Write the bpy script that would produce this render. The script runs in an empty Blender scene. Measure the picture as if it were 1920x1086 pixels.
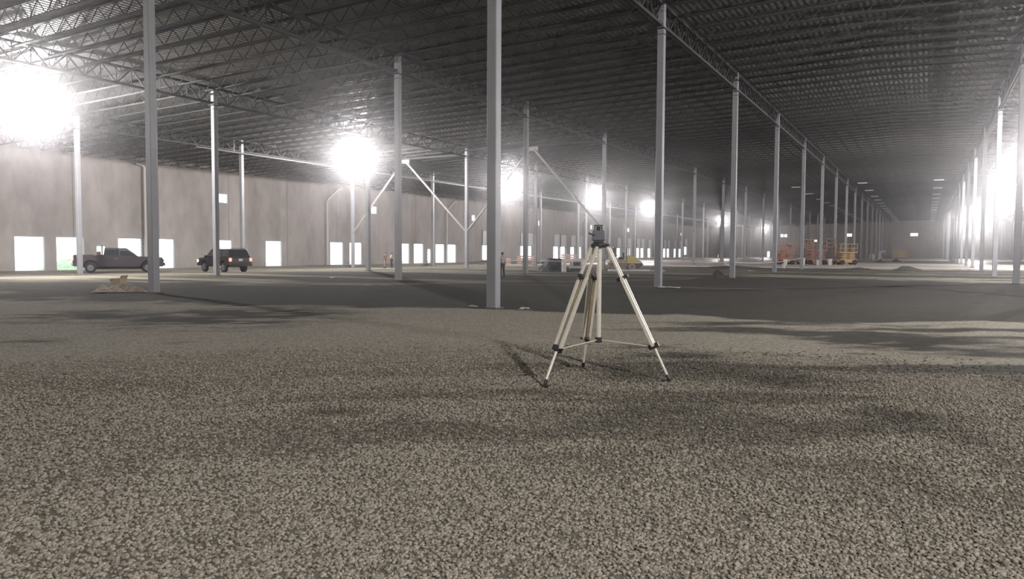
import bpy, bmesh, math, random
import numpy as np
from mathutils import Vector, Matrix

random.seed(7)
rng = np.random.default_rng(7)
S = bpy.context.scene
COL = S.collection
PI = math.pi

# ---------------------------------------------------------------- camera
F_PX, CAM_H, YAW, PITCH, ROLL = 1427.32, 1.6335, 0.4986, 0.0497, 0.0046
cam_d = bpy.data.cameras.new('camera')
cam = bpy.data.objects.new('camera', cam_d)
COL.objects.link(cam)
cam_d.sensor_width = 36.0
cam_d.lens = 36.0 * F_PX / 1920.0
cam_d.clip_end = 2000
cy_, sy_ = math.cos(YAW), math.sin(YAW)
cp_, sp_ = math.cos(PITCH), math.sin(PITCH)
fw = Vector((-sy_ * cp_, cy_ * cp_, -sp_))
r0 = Vector((cy_, sy_, 0))
u0 = r0.cross(fw)
rr = r0 * math.cos(ROLL) + u0 * math.sin(ROLL)
uu = -r0 * math.sin(ROLL) + u0 * math.cos(ROLL)
M = Matrix.Identity(4)
for i in range(3):
    M[i][0], M[i][1], M[i][2] = rr[i], uu[i], -fw[i]
M[2][3] = CAM_H
cam.matrix_world = M
S.camera = cam

# ---------------------------------------------------------------- world, exposure
W = bpy.data.worlds.new('overcast_sky')
S.world = W
W.use_nodes = True
bg = W.node_tree.nodes['Background']
bg.inputs['Color'].default_value = (0.93, 0.96, 1.0, 1)
bg.inputs['Strength'].default_value = 3.0
S.view_settings.view_transform = 'Standard'
S.view_settings.look = 'None'
S.view_settings.exposure = 0.0
S.view_settings.gamma = 1.0
S.view_settings.use_curve_mapping = False
S.cycles.use_denoising = True
S.cycles.use_adaptive_sampling = True
S.cycles.adaptive_threshold = 0.05
S.cycles.adaptive_min_samples = 16
S.cycles.max_bounces = 6
S.cycles.diffuse_bounces = 3
S.cycles.glossy_bounces = 2
S.cycles.transparent_max_bounces = 8
S.cycles.volume_bounces = 0
S.cycles.sample_clamp_indirect = 4.0
S.cycles.caustics_reflective = False
S.cycles.caustics_refractive = False

LAMP_W = 11000.0          # one temporary hall lamp
HAZE = 0.0023             # haze added to make the glare around the lamps
HAZE_G = 0.95

# ---------------------------------------------------------------- hall layout (metres; X across the rows, Y along them)
ROWS = [-54.9, -40.34, -25.76, -10.88, 4.28, 18.9, 33.5]
BAY = 15.24
Y0 = 18.87
XL, XR, YF, YB = -71.0, 48.0, 285.6, -26.85
LAMPS = [(-47.6, -2.9, 10.45), (-47.6, 26.7, 10.5), (-47.6, 56.5, 10.45), (-47.6, 86.4, 10.35), (-47.6, 115.8, 10.4), (-47.6, 142.8, 10.2),
         (-47.6, 202.5, 10.1), (-47.6, 261.5, 9.8),
         (9.6, -2.9, 10.4), (9.6, 26.7, 10.4), (9.6, 56.5, 10.4), (9.6, 86.4, 10.4), (9.6, 115.3, 10.4), (9.6, 200.5, 9.6), (9.6, 258.0, 9.6)]  # last lamp is added to brighten the slab


def deck(x):
    return 13.3 - 0.03 * abs(x + 3.0)


def sm(a, b, x):
    t = np.clip((np.asarray(x, float) - a) / (b - a), 0, 1)
    return t * t * (3 - 2 * t)


def _hash(ix, iy, seed):
    h = (ix * 374761393 + iy * 668265263 + seed * 974634777) & 0xFFFFFFFF
    h = ((h ^ (h >> 13)) * 1274126177) & 0xFFFFFFFF
    h = h ^ (h >> 16)
    return (h & 0xFFFFFF) / float(0xFFFFFF)


def vnoise(x, y, seed=0):
    x = np.asarray(x, float); y = np.asarray(y, float)
    ix = np.floor(x).astype(np.int64); iy = np.floor(y).astype(np.int64)
    fx = x - ix; fy = y - iy
    fx = fx * fx * (3 - 2 * fx); fy = fy * fy * (3 - 2 * fy)
    a = _hash(ix, iy, seed); b = _hash(ix + 1, iy, seed)
    c = _hash(ix, iy + 1, seed); d = _hash(ix + 1, iy + 1, seed)
    return (a * (1 - fx) + b * fx) * (1 - fy) + (c * (1 - fx) + d * fx) * fy


def fbm(x, y, seed=0, n=4):
    s, a, t = 0, 0.5, 0
    for k in range(n):
        s = s + a * vnoise(np.asarray(x) * 2 ** k, np.asarray(y) * 2 ** k, seed + k * 17)
        t += a
        a *= 0.5
    return s / t


# wet / soiled spots and painted shadows on the gravel: centre, half sizes across and along the view, strength
BLOT = [(-2.17, 7.13, 1.36, 1.25, 0.6), (-3.41, 9.52, 0.5, 0.55, 0.9), (-3.16, 11.73, 0.59, 0.8, 0.7), (-2.42, 10.35, 1.32, 0.93, 0.5),  # second spot is the tripod's shadow, painted in
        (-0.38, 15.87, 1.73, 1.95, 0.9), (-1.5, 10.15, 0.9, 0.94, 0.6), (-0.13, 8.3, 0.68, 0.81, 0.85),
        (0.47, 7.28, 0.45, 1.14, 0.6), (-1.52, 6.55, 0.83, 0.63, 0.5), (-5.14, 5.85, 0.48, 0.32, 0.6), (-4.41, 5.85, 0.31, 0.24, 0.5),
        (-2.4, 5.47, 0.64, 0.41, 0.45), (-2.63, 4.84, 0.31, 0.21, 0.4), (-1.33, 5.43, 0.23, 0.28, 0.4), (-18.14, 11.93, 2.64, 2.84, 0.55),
        (-11.63, 9.16, 0.57, 0.93, 0.3), (-15.08, 13.45, 2.91, 3.5, 0.8), (-13.96, 7.77, 0.93, 1.2, 0.4), (-8.19, 6.05, 2.08, 0.6, 0.3),  # last here and first below: a soft shadow streak painted in
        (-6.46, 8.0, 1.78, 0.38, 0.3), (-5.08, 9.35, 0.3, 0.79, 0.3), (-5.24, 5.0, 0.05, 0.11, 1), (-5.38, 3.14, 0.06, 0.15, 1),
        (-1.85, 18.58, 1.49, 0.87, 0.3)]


def soil_shade(x, y):
    """How much fine earth and painted shadow darkens a place: 0 clean gravel, 1 fully dark."""
    x = np.asarray(x, float); y = np.asarray(y, float)
    n1 = fbm(x * 0.35, y * 0.35, 3); n2 = fbm(x * 1.7, y * 1.7, 9); n3 = fbm(x * 0.12, y * 0.25, 21)
    yb = np.interp(x, [-60, -31, -25, -14, -9.6, -5.2, -1.5, 1.3, 12, 48], [13, 14, 15.2, 17.7, 18.9, 19.3, 19.6, 22, 24, 28])
    ye = np.interp(x, [-60, -40, -31, -23, -16, -9.4, -1, 5, 48], [22, 24, 27, 31, 40, 55, 51, 52, 54])
    edge = (n2 - 0.5) * 1.2 + (n1 - 0.5) * 3.0
    wide = np.interp(x, [-30, -16, -11, -3], [4.0, 1.6, 0.7, 0.5])
    zone = sm(-wide, wide, y - yb - edge * wide) * (1 - sm(-2, 2, y - ye - edge * 2))
    amt = zone * np.interp(x, [-45, -30, -20], [0.45, 0.62, 1.0]) * (0.78 + 0.4 * n3)
    # pale crushed strips inside the soil
    ridge = np.exp(-((y - 34.9 - 0.12 * (x + 9)) / 0.45) ** 2) * sm(0.35, 0.6, vnoise(x * 0.3, y * 0.1, 40)) * 0.6
    ridge = ridge + np.exp(-((y - 30.0 - 0.3 * (x + 14)) / 0.6) ** 2) * sm(0.4, 0.7, vnoise(x * 0.25, y * 0.1, 44)) * 0.4
    amt = amt * (1 - ridge)
    beyond = sm(-2, 2, y - ye) * (0.30 + 0.5 * sm(0.45, 0.62, fbm(x * 0.06, y * 0.35, 55))) * np.interp(x, [-60, -45, -30], [0.35, 0.5, 1])
    b = np.zeros_like(x)
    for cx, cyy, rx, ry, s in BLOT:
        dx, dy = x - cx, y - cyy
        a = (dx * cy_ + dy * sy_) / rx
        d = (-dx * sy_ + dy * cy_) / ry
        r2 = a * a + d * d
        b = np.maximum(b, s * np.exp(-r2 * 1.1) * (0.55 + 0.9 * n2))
    u = x * cy_ + y * sy_; v = -x * sy_ + y * cy_
    streak = fbm(u * 0.45 + 9, v * 1.3, 71)
    near = 0.62 * sm(0.42, 0.66, streak) * sm(-7.5, -3.5, x) * sm(4.0, 7.5, np.hypot(x, y))
    near = near + 0.12 * sm(0.5, 0.7, streak) * (1 - sm(-7.5, -3.5, x)) * sm(7, 11, np.hypot(x, y))
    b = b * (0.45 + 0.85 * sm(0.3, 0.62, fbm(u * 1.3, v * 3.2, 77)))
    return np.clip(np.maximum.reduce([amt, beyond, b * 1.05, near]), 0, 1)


def fz(x, y):
    """Floor level: the stone bed falls a little towards the dock doors, with low tracks and ridges."""
    x = np.asarray(x, float); y = np.asarray(y, float)
    dip = -0.27 * (1 - sm(-60, -42, x)) * (1 - sm(112, 128, y))
    w = sm(10, 16, np.hypot(x, y))
    bumps = (fbm(x * 0.25, y * 0.25, 5, 3) - 0.5) * 0.05 * w + (fbm(x * 0.9, y * 0.9, 6, 3) - 0.5) * 0.03
    return dip + bumps


# ---------------------------------------------------------------- materials
MATS = {}


def mat(name, color=(0.5, 0.5, 0.5), rough=0.7, metal=0.0, noise=0.0, nscale=5.0, bump=0.0, bscale=40.0, emit=None, estr=0.0):
    if name in MATS:
        return MATS[name]
    m = bpy.data.materials.new(name)
    m.use_nodes = True
    nt = m.node_tree
    b = nt.nodes['Principled BSDF']
    b.inputs['Base Color'].default_value = (*color, 1)
    b.inputs['Roughness'].default_value = rough
    b.inputs['Metallic'].default_value = metal
    tc = nt.nodes.new('ShaderNodeTexCoord')
    if noise:
        n = nt.nodes.new('ShaderNodeTexNoise')
        n.inputs['Scale'].default_value = nscale
        n.inputs['Detail'].default_value = 6
        nt.links.new(tc.outputs['Object'], n.inputs['Vector'])
        r = nt.nodes.new('ShaderNodeValToRGB')
        lo = [max(0, c * (1 - noise)) for c in color]; hi = [min(1, c * (1 + noise)) for c in color]
        r.color_ramp.elements[0].position = 0.3; r.color_ramp.elements[1].position = 0.7
        r.color_ramp.elements[0].color = (*lo, 1); r.color_ramp.elements[1].color = (*hi, 1)
        nt.links.new(n.outputs['Fac'], r.inputs['Fac'])
        nt.links.new(r.outputs['Color'], b.inputs['Base Color'])
    if bump:
        n = nt.nodes.new('ShaderNodeTexNoise')
        n.inputs['Scale'].default_value = bscale
        nt.links.new(tc.outputs['Object'], n.inputs['Vector'])
        bp = nt.nodes.new('ShaderNodeBump')
        bp.inputs['Strength'].default_value = bump
        bp.inputs['Distance'].default_value = 0.02
        nt.links.new(n.outputs['Fac'], bp.inputs['Height'])
        nt.links.new(bp.outputs['Normal'], b.inputs['Normal'])
    if emit:
        b.inputs['Emission Color'].default_value = (*emit, 1)
        b.inputs['Emission Strength'].default_value = estr
        m.cycles.emission_sampling = 'NONE'
    MATS[name] = m
    return m


def wall_mat():
    """Tilt-up concrete: mottled, with pour stains and a joint every panel."""
    m = bpy.data.materials.new('tilt_up_concrete')
    m.use_nodes = True
    nt = m.node_tree; L = nt.links; b = nt.nodes['Principled BSDF']
    b.inputs['Roughness'].default_value = 0.85
    tc = nt.nodes.new('ShaderNodeTexCoord')
    mp = nt.nodes.new('ShaderNodeMapping'); L.new(tc.outputs['Object'], mp.inputs['Vector'])
    mp.inputs['Scale'].default_value = (1, 1, 0.5)
    n1 = nt.nodes.new('ShaderNodeTexNoise'); n1.inputs['Scale'].default_value = 0.22; n1.inputs['Detail'].default_value = 7; n1.inputs['Roughness'].default_value = 0.6
    L.new(mp.outputs['Vector'], n1.inputs['Vector'])
    n2 = nt.nodes.new('ShaderNodeTexNoise'); n2.inputs['Scale'].default_value = 1.3; n2.inputs['Detail'].default_value = 5
    L.new(mp.outputs['Vector'], n2.inputs['Vector'])
    r1 = nt.nodes.new('ShaderNodeValToRGB')
    r1.color_ramp.elements[0].position = 0.33; r1.color_ramp.elements[0].color = (0.33, 0.30, 0.275, 1)
    r1.color_ramp.elements[1].position = 0.66; r1.color_ramp.elements[1].color = (0.47, 0.43, 0.40, 1)
    L.new(n1.outputs['Fac'], r1.inputs['Fac'])
    mx = nt.nodes.new('ShaderNodeMixRGB'); mx.blend_type = 'MULTIPLY'; mx.inputs['Fac'].default_value = 0.35
    L.new(r1.outputs['Color'], mx.inputs['Color1'])
    r2 = nt.nodes.new('ShaderNodeValToRGB'); r2.color_ramp.elements[0].position = 0.35; r2.color_ramp.elements[0].color = (0.6, 0.58, 0.56, 1)
    r2.color_ramp.elements[1].position = 0.6
    L.new(n2.outputs['Fac'], r2.inputs['Fac']); L.new(r2.outputs['Color'], mx.inputs['Color2'])
    # panel joints: a dark caulk line every 9.1 m along the wall
    sx = nt.nodes.new('ShaderNodeSeparateXYZ'); L.new(tc.outputs['Object'], sx.inputs['Vector'])
    ad = nt.nodes.new('ShaderNodeMath'); ad.operation = 'ADD'; L.new(sx.outputs['X'], ad.inputs[0]); L.new(sx.outputs['Y'], ad.inputs[1])
    mo = nt.nodes.new('ShaderNodeMath'); mo.operation = 'PINGPONG'; L.new(ad.outputs[0], mo.inputs[0]); mo.inputs[1].default_value = 4.57
    lt = nt.nodes.new('ShaderNodeMath'); lt.operation = 'LESS_THAN'; L.new(mo.outputs[0], lt.inputs[0]); lt.inputs[1].default_value = 0.035
    m2 = nt.nodes.new('ShaderNodeMixRGB'); L.new(lt.outputs[0], m2.inputs['Fac']); L.new(mx.outputs['Color'], m2.inputs['Color1'])
    m2.inputs['Color2'].default_value = (0.17, 0.155, 0.145, 1)
    L.new(m2.outputs['Color'], b.inputs['Base Color'])
    return m


def ground_mat():
    m = bpy.data.materials.new('crushed_stone_bed')
    m.use_nodes = True
    nt = m.node_tree; L = nt.links; b = nt.nodes['Principled BSDF']
    b.inputs['Roughness'].default_value = 0.95
    b.inputs['Specular IOR Level'].default_value = 0.15
    geo = nt.nodes.new('ShaderNodeNewGeometry')
    at = nt.nodes.new('ShaderNodeAttribute'); at.attribute_name = 'soil_shade'
    near = nt.nodes.new('ShaderNodeAttribute'); near.attribute_name = 'under_stones'
    v = nt.nodes.new('ShaderNodeTexVoronoi'); v.inputs['Scale'].default_value = 30.0
    L.new(geo.outputs['Position'], v.inputs['Vector'])
    ve = nt.nodes.new('ShaderNodeTexVoronoi'); ve.feature = 'DISTANCE_TO_EDGE'; ve.inputs['Scale'].default_value = 30.0
    L.new(geo.outputs['Position'], ve.inputs['Vector'])
    er = nt.nodes.new('ShaderNodeMapRange'); er.inputs['From Min'].default_value = 0.0; er.inputs['From Max'].default_value = 0.16
    er.inputs['To Min'].default_value = 0.45
    L.new(ve.outputs['Distance'], er.inputs['Value'])
    bw = nt.nodes.new('ShaderNodeSeparateColor'); L.new(v.outputs['Color'], bw.inputs['Color'])
    st = nt.nodes.new('ShaderNodeValToRGB')
    e = st.color_ramp.elements
    e[0].position = 0.0; e[0].color = (0.255, 0.232, 0.178, 1)
    e[1].position = 1.0; e[1].color = (0.50, 0.465, 0.37, 1)
    L.new(bw.outputs[0], st.inputs['Fac'])
    gm = nt.nodes.new('ShaderNodeMixRGB'); gm.blend_type = 'MULTIPLY'; gm.inputs['Fac'].default_value = 1
    L.new(st.outputs['Color'], gm.inputs['Color1']); L.new(er.outputs['Result'], gm.inputs['Color2'])
    # soil and painted shadow between and over the stones
    n = nt.nodes.new('ShaderNodeTexNoise'); n.inputs['Scale'].default_value = 3.0; n.inputs['Detail'].default_value = 10; n.inputs['Roughness'].default_value = 0.82
    L.new(geo.outputs['Position'], n.inputs['Vector'])
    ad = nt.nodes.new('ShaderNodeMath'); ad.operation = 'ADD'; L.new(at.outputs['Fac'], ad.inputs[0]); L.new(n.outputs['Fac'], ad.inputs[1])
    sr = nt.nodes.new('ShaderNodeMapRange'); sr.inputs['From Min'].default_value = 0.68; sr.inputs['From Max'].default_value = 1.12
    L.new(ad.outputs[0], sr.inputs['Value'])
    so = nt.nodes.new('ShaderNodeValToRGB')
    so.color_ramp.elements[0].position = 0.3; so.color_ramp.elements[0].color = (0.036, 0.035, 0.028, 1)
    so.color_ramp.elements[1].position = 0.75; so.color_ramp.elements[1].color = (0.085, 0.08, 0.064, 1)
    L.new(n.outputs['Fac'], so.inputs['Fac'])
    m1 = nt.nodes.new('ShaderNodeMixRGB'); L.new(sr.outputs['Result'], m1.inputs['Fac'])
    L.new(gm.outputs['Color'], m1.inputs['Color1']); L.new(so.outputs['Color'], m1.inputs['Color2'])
    m2 = nt.nodes.new('ShaderNodeMixRGB'); L.new(near.outputs['Fac'], m2.inputs['Fac'])
    L.new(m1.outputs['Color'], m2.inputs['Color1']); m2.inputs['Color2'].default_value = (0.145, 0.13, 0.10, 1)
    L.new(m2.outputs['Color'], b.inputs['Base Color'])
    bp = nt.nodes.new('ShaderNodeBump'); bp.inputs['Strength'].default_value = 0.7; bp.inputs['Distance'].default_value = 0.02
    L.new(ve.outputs['Distance'], bp.inputs['Height'])
    L.new(bp.outputs['Normal'], b.inputs['Normal'])
    return m


def stone_mat():
    m = bpy.data.materials.new('crushed_stone')
    m.use_nodes = True
    nt = m.node_tree; L = nt.links; b = nt.nodes['Principled BSDF']
    b.inputs['Roughness'].default_value = 0.9
    b.inputs['Specular IOR Level'].default_value = 0.2
    geo = nt.nodes.new('ShaderNodeNewGeometry')
    at = nt.nodes.new('ShaderNodeAttribute'); at.attribute_name = 'soil_shade'
    st = nt.nodes.new('ShaderNodeValToRGB')
    e = st.color_ramp.elements
    e[0].position = 0.0; e[0].color = (0.18, 0.16, 0.122, 1)
    e[1].position = 1.0; e[1].color = (0.38, 0.352, 0.285, 1)
    k = st.color_ramp.elements.new(0.5); k.color = (0.285, 0.26, 0.208, 1)
    L.new(geo.outputs['Random Per Island'], st.inputs['Fac'])
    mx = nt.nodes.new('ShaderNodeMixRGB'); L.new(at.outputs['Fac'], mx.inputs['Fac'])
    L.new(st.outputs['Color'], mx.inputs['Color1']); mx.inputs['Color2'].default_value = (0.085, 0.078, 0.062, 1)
    L.new(mx.outputs['Color'], b.inputs['Base Color'])
    return m


def clear_mat(name, tint, rough=0.1, gloss=0.12):
    m = bpy.data.materials.new(name)
    m.use_nodes = True
    nt = m.node_tree; L = nt.links
    nt.nodes.remove(nt.nodes['Principled BSDF'])
    t = nt.nodes.new('ShaderNodeBsdfTransparent'); t.inputs['Color'].default_value = (*tint, 1)
    g = nt.nodes.new('ShaderNodeBsdfGlossy'); g.inputs['Roughness'].default_value = rough
    mx = nt.nodes.new('ShaderNodeMixShader'); mx.inputs['Fac'].default_value = gloss
    L.new(t.outputs[0], mx.inputs[1]); L.new(g.outputs[0], mx.inputs[2])
    L.new(mx.outputs[0], nt.nodes['Material Output'].inputs['Surface'])
    return m


M_WALL = wall_mat(); M_GROUND = ground_mat(); M_STONE = stone_mat()
M_DECK = mat('galvanised_roof_deck', (0.17, 0.168, 0.158), 0.6, 0.0, 0.25, 0.8)
M_JOIST = mat('dark_primer_steel', (0.03, 0.031, 0.03), 0.7)
M_COL = mat('grey_painted_steel', (0.28, 0.285, 0.295), 0.5, 0.0, 0.08, 1.5)
M_PIPE = mat('pale_pipe_paint', (0.62, 0.60, 0.58), 0.5)
M_SLAB = mat('power_floated_concrete', (0.66, 0.61, 0.54), 0.35, 0.0, 0.12, 0.15)
M_WHITE = mat('white_insulated_panel', (0.72, 0.71, 0.70), 0.5)
M_FRAME = mat('galvanised_frame', (0.35, 0.35, 0.35), 0.5, 0.3)
M_GLASS = clear_mat('window_glass', (0.92, 0.95, 0.96))
M_ALU = mat('satin_aluminium', (0.74, 0.71, 0.60), 0.42, 0.15, 0.06, 30)
M_ALU_SH = mat('worn_wooden_slat', (0.33, 0.27, 0.17), 0.6, 0.0, 0.2, 12)
M_BLACK = mat('black_plastic', (0.03, 0.03, 0.032), 0.5)
M_STEEL = mat('steel_fitting', (0.45, 0.45, 0.44), 0.35, 0.7)
M_TYRE = mat('tyre_rubber', (0.02, 0.02, 0.021), 0.85)
M_GLASSD = mat('dark_car_glass', (0.03, 0.035, 0.04), 0.08)
M_TAIL = mat('lit_tail_lamp', (0.6, 0.05, 0.04), 0.3, emit=(1.0, 0.16, 0.12), estr=5.0)
M_HEAD = mat('lit_head_lamp', (0.9, 0.85, 0.7), 0.3, emit=(1.0, 0.85, 0.6), estr=9.0)
M_TARP = mat('dark_grey_tarp', (0.035, 0.037, 0.04), 0.55, 0.0, 0.3, 3, 0.6, 6)
M_YEL = mat('yellow_machine_paint', (0.52, 0.44, 0.10), 0.45)
M_ORANGE = mat('orange_machine_paint', (0.40, 0.17, 0.11), 0.5)
M_AMBER = mat('tan_machine_paint', (0.52, 0.34, 0.14), 0.5)
M_WOODP = mat('pink_brown_lumber', (0.42, 0.28, 0.24), 0.8, 0, 0.25, 4)
M_CARD = mat('cardboard', (0.46, 0.36, 0.25), 0.85, 0, 0.12, 3)
M_PAPER = mat('crumpled_kraft_sheet', (0.52, 0.46, 0.37), 0.8, 0, 0.15, 6)
M_FOAM = mat('white_foam_board', (0.70, 0.67, 0.62), 0.8)
M_DIRT = mat('dark_dirt', (0.085, 0.075, 0.06), 0.95, 0, 0.35, 6, 0.8, 8)


# ---------------------------------------------------------------- mesh helpers
class MB:
    def __init__(self):
        self.v = []; self.f = []

    def add(self, vs, fs):
        k = len(self.v)
        self.v += [tuple(p) for p in vs]
        self.f += [tuple(i + k for i in f) for f in fs]
        return self

    def box(self, c, s, rz=0.0, taper=1.0):
        cx, cy, cz = c; sx, sy, sz = s[0] / 2, s[1] / 2, s[2] / 2
        co, si = math.cos(rz), math.sin(rz)
        vs = []
        for dz in (-1, 1):
            t = taper if dz > 0 else 1
            for dx, dy in ((-1, -1), (1, -1), (1, 1), (-1, 1)):
                x, y = dx * sx * t, dy * sy * t
                vs.append((cx + x * co - y * si, cy + x * si + y * co, cz + dz * sz))
        return self.add(vs, [(0, 3, 2, 1), (4, 5, 6, 7), (0, 1, 5, 4), (1, 2, 6, 5), (2, 3, 7, 6), (3, 0, 4, 7)])

    def bar(self, a, b, w, h=None, side=None):
        h = h or w
        a = Vector(a); b = Vector(b); d = (b - a).normalized()
        up = Vector(side) if side else (Vector((0, 0, 1)) if abs(d.z) < 0.95 else Vector((0, 1, 0)))
        s = d.cross(up).normalized(); u = s.cross(d).normalized()
        vs = []
        for p in (a, b):
            for i, j in ((-1, -1), (1, -1), (1, 1), (-1, 1)):
                vs.append(p + s * (i * w / 2) + u * (j * h / 2))
        return self.add(vs, [(0, 3, 2, 1), (4, 5, 6, 7), (0, 1, 5, 4), (1, 2, 6, 5), (2, 3, 7, 6), (3, 0, 4, 7)])

    def tube(self, pts, r, n=10, caps=True):
        pts = [Vector(p) for p in pts]
        rs = r if isinstance(r, (list, tuple)) else [r] * len(pts)
        k = len(self.v); prev = None
        for i, p in enumerate(pts):
            d = (pts[min(i + 1, len(pts) - 1)] - pts[max(i - 1, 0)]).normalized()
            if prev is None:
                prev = d.cross(Vector((0, 0, 1)) if abs(d.z) < 0.9 else Vector((0, 1, 0))).normalized()
            s = (prev - d * prev.dot(d)).normalized(); prev = s; u = d.cross(s)
            for j in range(n):
                a = 2 * PI * j / n
                self.v.append(tuple(p + (s * math.cos(a) + u * math.sin(a)) * rs[i]))
        for i in range(len(pts) - 1):
            for j in range(n):
                a = k + i * n + j; b = k + i * n + (j + 1) % n
                self.f.append((a, b, b + n, a + n))
        if caps:
            self.f.append(tuple(k + j for j in reversed(range(n))))
            self.f.append(tuple(k + (len(pts) - 1) * n + j for j in range(n)))
        return self

    def lathe(self, prof, n=16, c=(0, 0, 0)):
        k = len(self.v)
        for r, z in prof:
            for j in range(n):
                a = 2 * PI * j / n
                self.v.append((c[0] + r * math.cos(a), c[1] + r * math.sin(a), c[2] + z))
        for i in range(len(prof) - 1):
            for j in range(n):
                a = k + i * n + j; b = k + i * n + (j + 1) % n
                self.f.append((a, b, b + n, a + n))
        return self

    def disc(self, c, r, w, axis='y', n=20, rim=None):
        """a short cylinder lying along x or y"""
        c = Vector(c); ax = Vector((0, 1, 0)) if axis == 'y' else Vector((1, 0, 0))
        return self.tube([c - ax * w / 2, c - ax * (w / 2 - 0.02), c + ax * (w / 2 - 0.02), c + ax * w / 2], [r * 0.92, r, r, r * 0.92], n)

    def prism(self, prof, y0, y1, inset=0.0, zin=None):
        """profile in x,z extruded along y"""
        n = len(prof); k = len(self.v)
        for y in (y0, y1):
            for x, z in prof:
                self.v.append((x, y, z))
        self.f.append(tuple(k + i for i in range(n)))
        self.f.append(tuple(k + n + i for i in reversed(range(n))))
        for i in range(n):
            j = (i + 1) % n
            self.f.append((k + i, k + n + i, k + n + j, k + j))
        return self

    def mesh(self, name, m=None):
        me = bpy.data.meshes.new(name)
        me.from_pydata([tuple(map(float, p)) for p in self.v], [], self.f)
        bm = bmesh.new(); bm.from_mesh(me)
        bmesh.ops.recalc_face_normals(bm, faces=bm.faces)
        bm.to_mesh(me); bm.free()
        if m:
            me.materials.append(m)
        return me

    def build(self, name, m=None, parent=None, smooth=False, bevel=0.0, loc=None):
        o = bpy.data.objects.new(name, self.mesh(name, m))
        COL.objects.link(o)
        if parent:
            o.parent = parent
        if loc:
            o.location = loc
        if bevel:
            b = o.modifiers.new('bevel', 'BEVEL'); b.width = bevel; b.segments = 2; b.limit_method = 'ANGLE'
        if smooth:
            o.data.polygons.foreach_set('use_smooth', [True] * len(o.data.polygons))
            if not bevel:
                try:
                    o.data.set_sharp_from_angle(angle=math.radians(40))
                except Exception:
                    pass
        return o


def tag(o, label=None, cat=None, group=None, kind=None):
    if label: o['label'] = label
    if cat: o['category'] = cat
    if group: o['group'] = group
    if kind: o['kind'] = kind
    return o


def empty(name, loc, rz=0.0, label=None, cat=None, group=None):
    o = bpy.data.objects.new(name, None); COL.objects.link(o)
    o.location = loc; o.rotation_euler = (0, 0, rz); o.empty_display_size = 0.1
    return tag(o, label, cat, group)


def dup(root, loc, rz=None, label=None, group=None):
    r = root.copy(); COL.objects.link(r); r.location = loc
    if rz is not None: r.rotation_euler = (0, 0, rz)
    if label: r['label'] = label
    if group: r['group'] = group
    elif 'group' in r and label: pass
    for ch in list(root.children):
        c = ch.copy(); COL.objects.link(c); c.parent = r
        for g in list(ch.children):
            d = g.copy(); COL.objects.link(d); d.parent = c
    return r


def structure(mb, name, m, **k):
    return tag(mb.build(name, m, **k), kind='structure')


def gz(x, y):
    return float(fz(x, y))


ORD = ['first', 'second', 'third', 'fourth', 'fifth', 'sixth', 'seventh', 'eighth', 'ninth', 'tenth', 'eleventh', 'twelfth']

# ---------------------------------------------------------------- floor
def axis_steps(parts):
    out = []
    for a, b, s in parts:
        out += list(np.arange(a, b, s))
    out.append(parts[-1][1])
    return np.array(out)


xs = axis_steps([(-71.3, -36, 1.6), (-36, 4, 0.25), (4, 48.3, 1.6)])
ys = axis_steps([(-26.85, 1, 2.0), (1, 36, 0.25), (36, 92, 0.6), (92, 285.8, 6.0)])
gx, gy = np.meshgrid(xs, ys)
gxf, gyf = gx.ravel(), gy.ravel()
z = fz(gxf, gyf)
z = z - 0.35 * (gyf > 100) * (gxf > -60)            # below the poured slab
me = bpy.data.meshes.new('floor')
nx, ny = len(xs), len(ys)
co = np.stack([gxf, gyf, z], 1).astype(np.float32)
me.vertices.add(len(co)); me.vertices.foreach_set('co', co.ravel())
ii = (np.arange(ny - 1)[:, None] * nx + np.arange(nx - 1)[None, :]).ravel()
quads = np.stack([ii, ii + 1, ii + nx + 1, ii + nx], 1).astype(np.int32)
me.loops.add(quads.size); me.loops.foreach_set('vertex_index', quads.ravel())
me.polygons.add(len(quads)); me.polygons.foreach_set('loop_start', (np.arange(len(quads)) * 4).astype(np.int32))
me.polygons.foreach_set('loop_total', np.full(len(quads), 4, np.int32))
me.update(calc_edges=True); me.validate()
me.polygons.foreach_set('use_smooth', [True] * len(me.polygons))
a = me.attributes.new('soil_shade', 'FLOAT', 'POINT'); a.data.foreach_set('value', soil_shade(gxf, gyf).astype(np.float32))
dist = np.hypot(gxf, gyf)
ang = np.abs(((np.arctan2(gyf, gxf) - (PI / 2 + YAW) + PI) % (2 * PI)) - PI)
R_ST = 14.0
under = (1 - sm(R_ST - 5.0, R_ST - 0.3, dist)) * sm(0.5, 1.2, dist) * (1 - sm(math.radians(46), math.radians(58), ang))
a = me.attributes.new('under_stones', 'FLOAT', 'POINT'); a.data.foreach_set('value', under.astype(np.float32))
me.materials.append(M_GROUND)
fl = bpy.data.objects.new('floor', me); COL.objects.link(fl); tag(fl, kind='structure')

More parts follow.
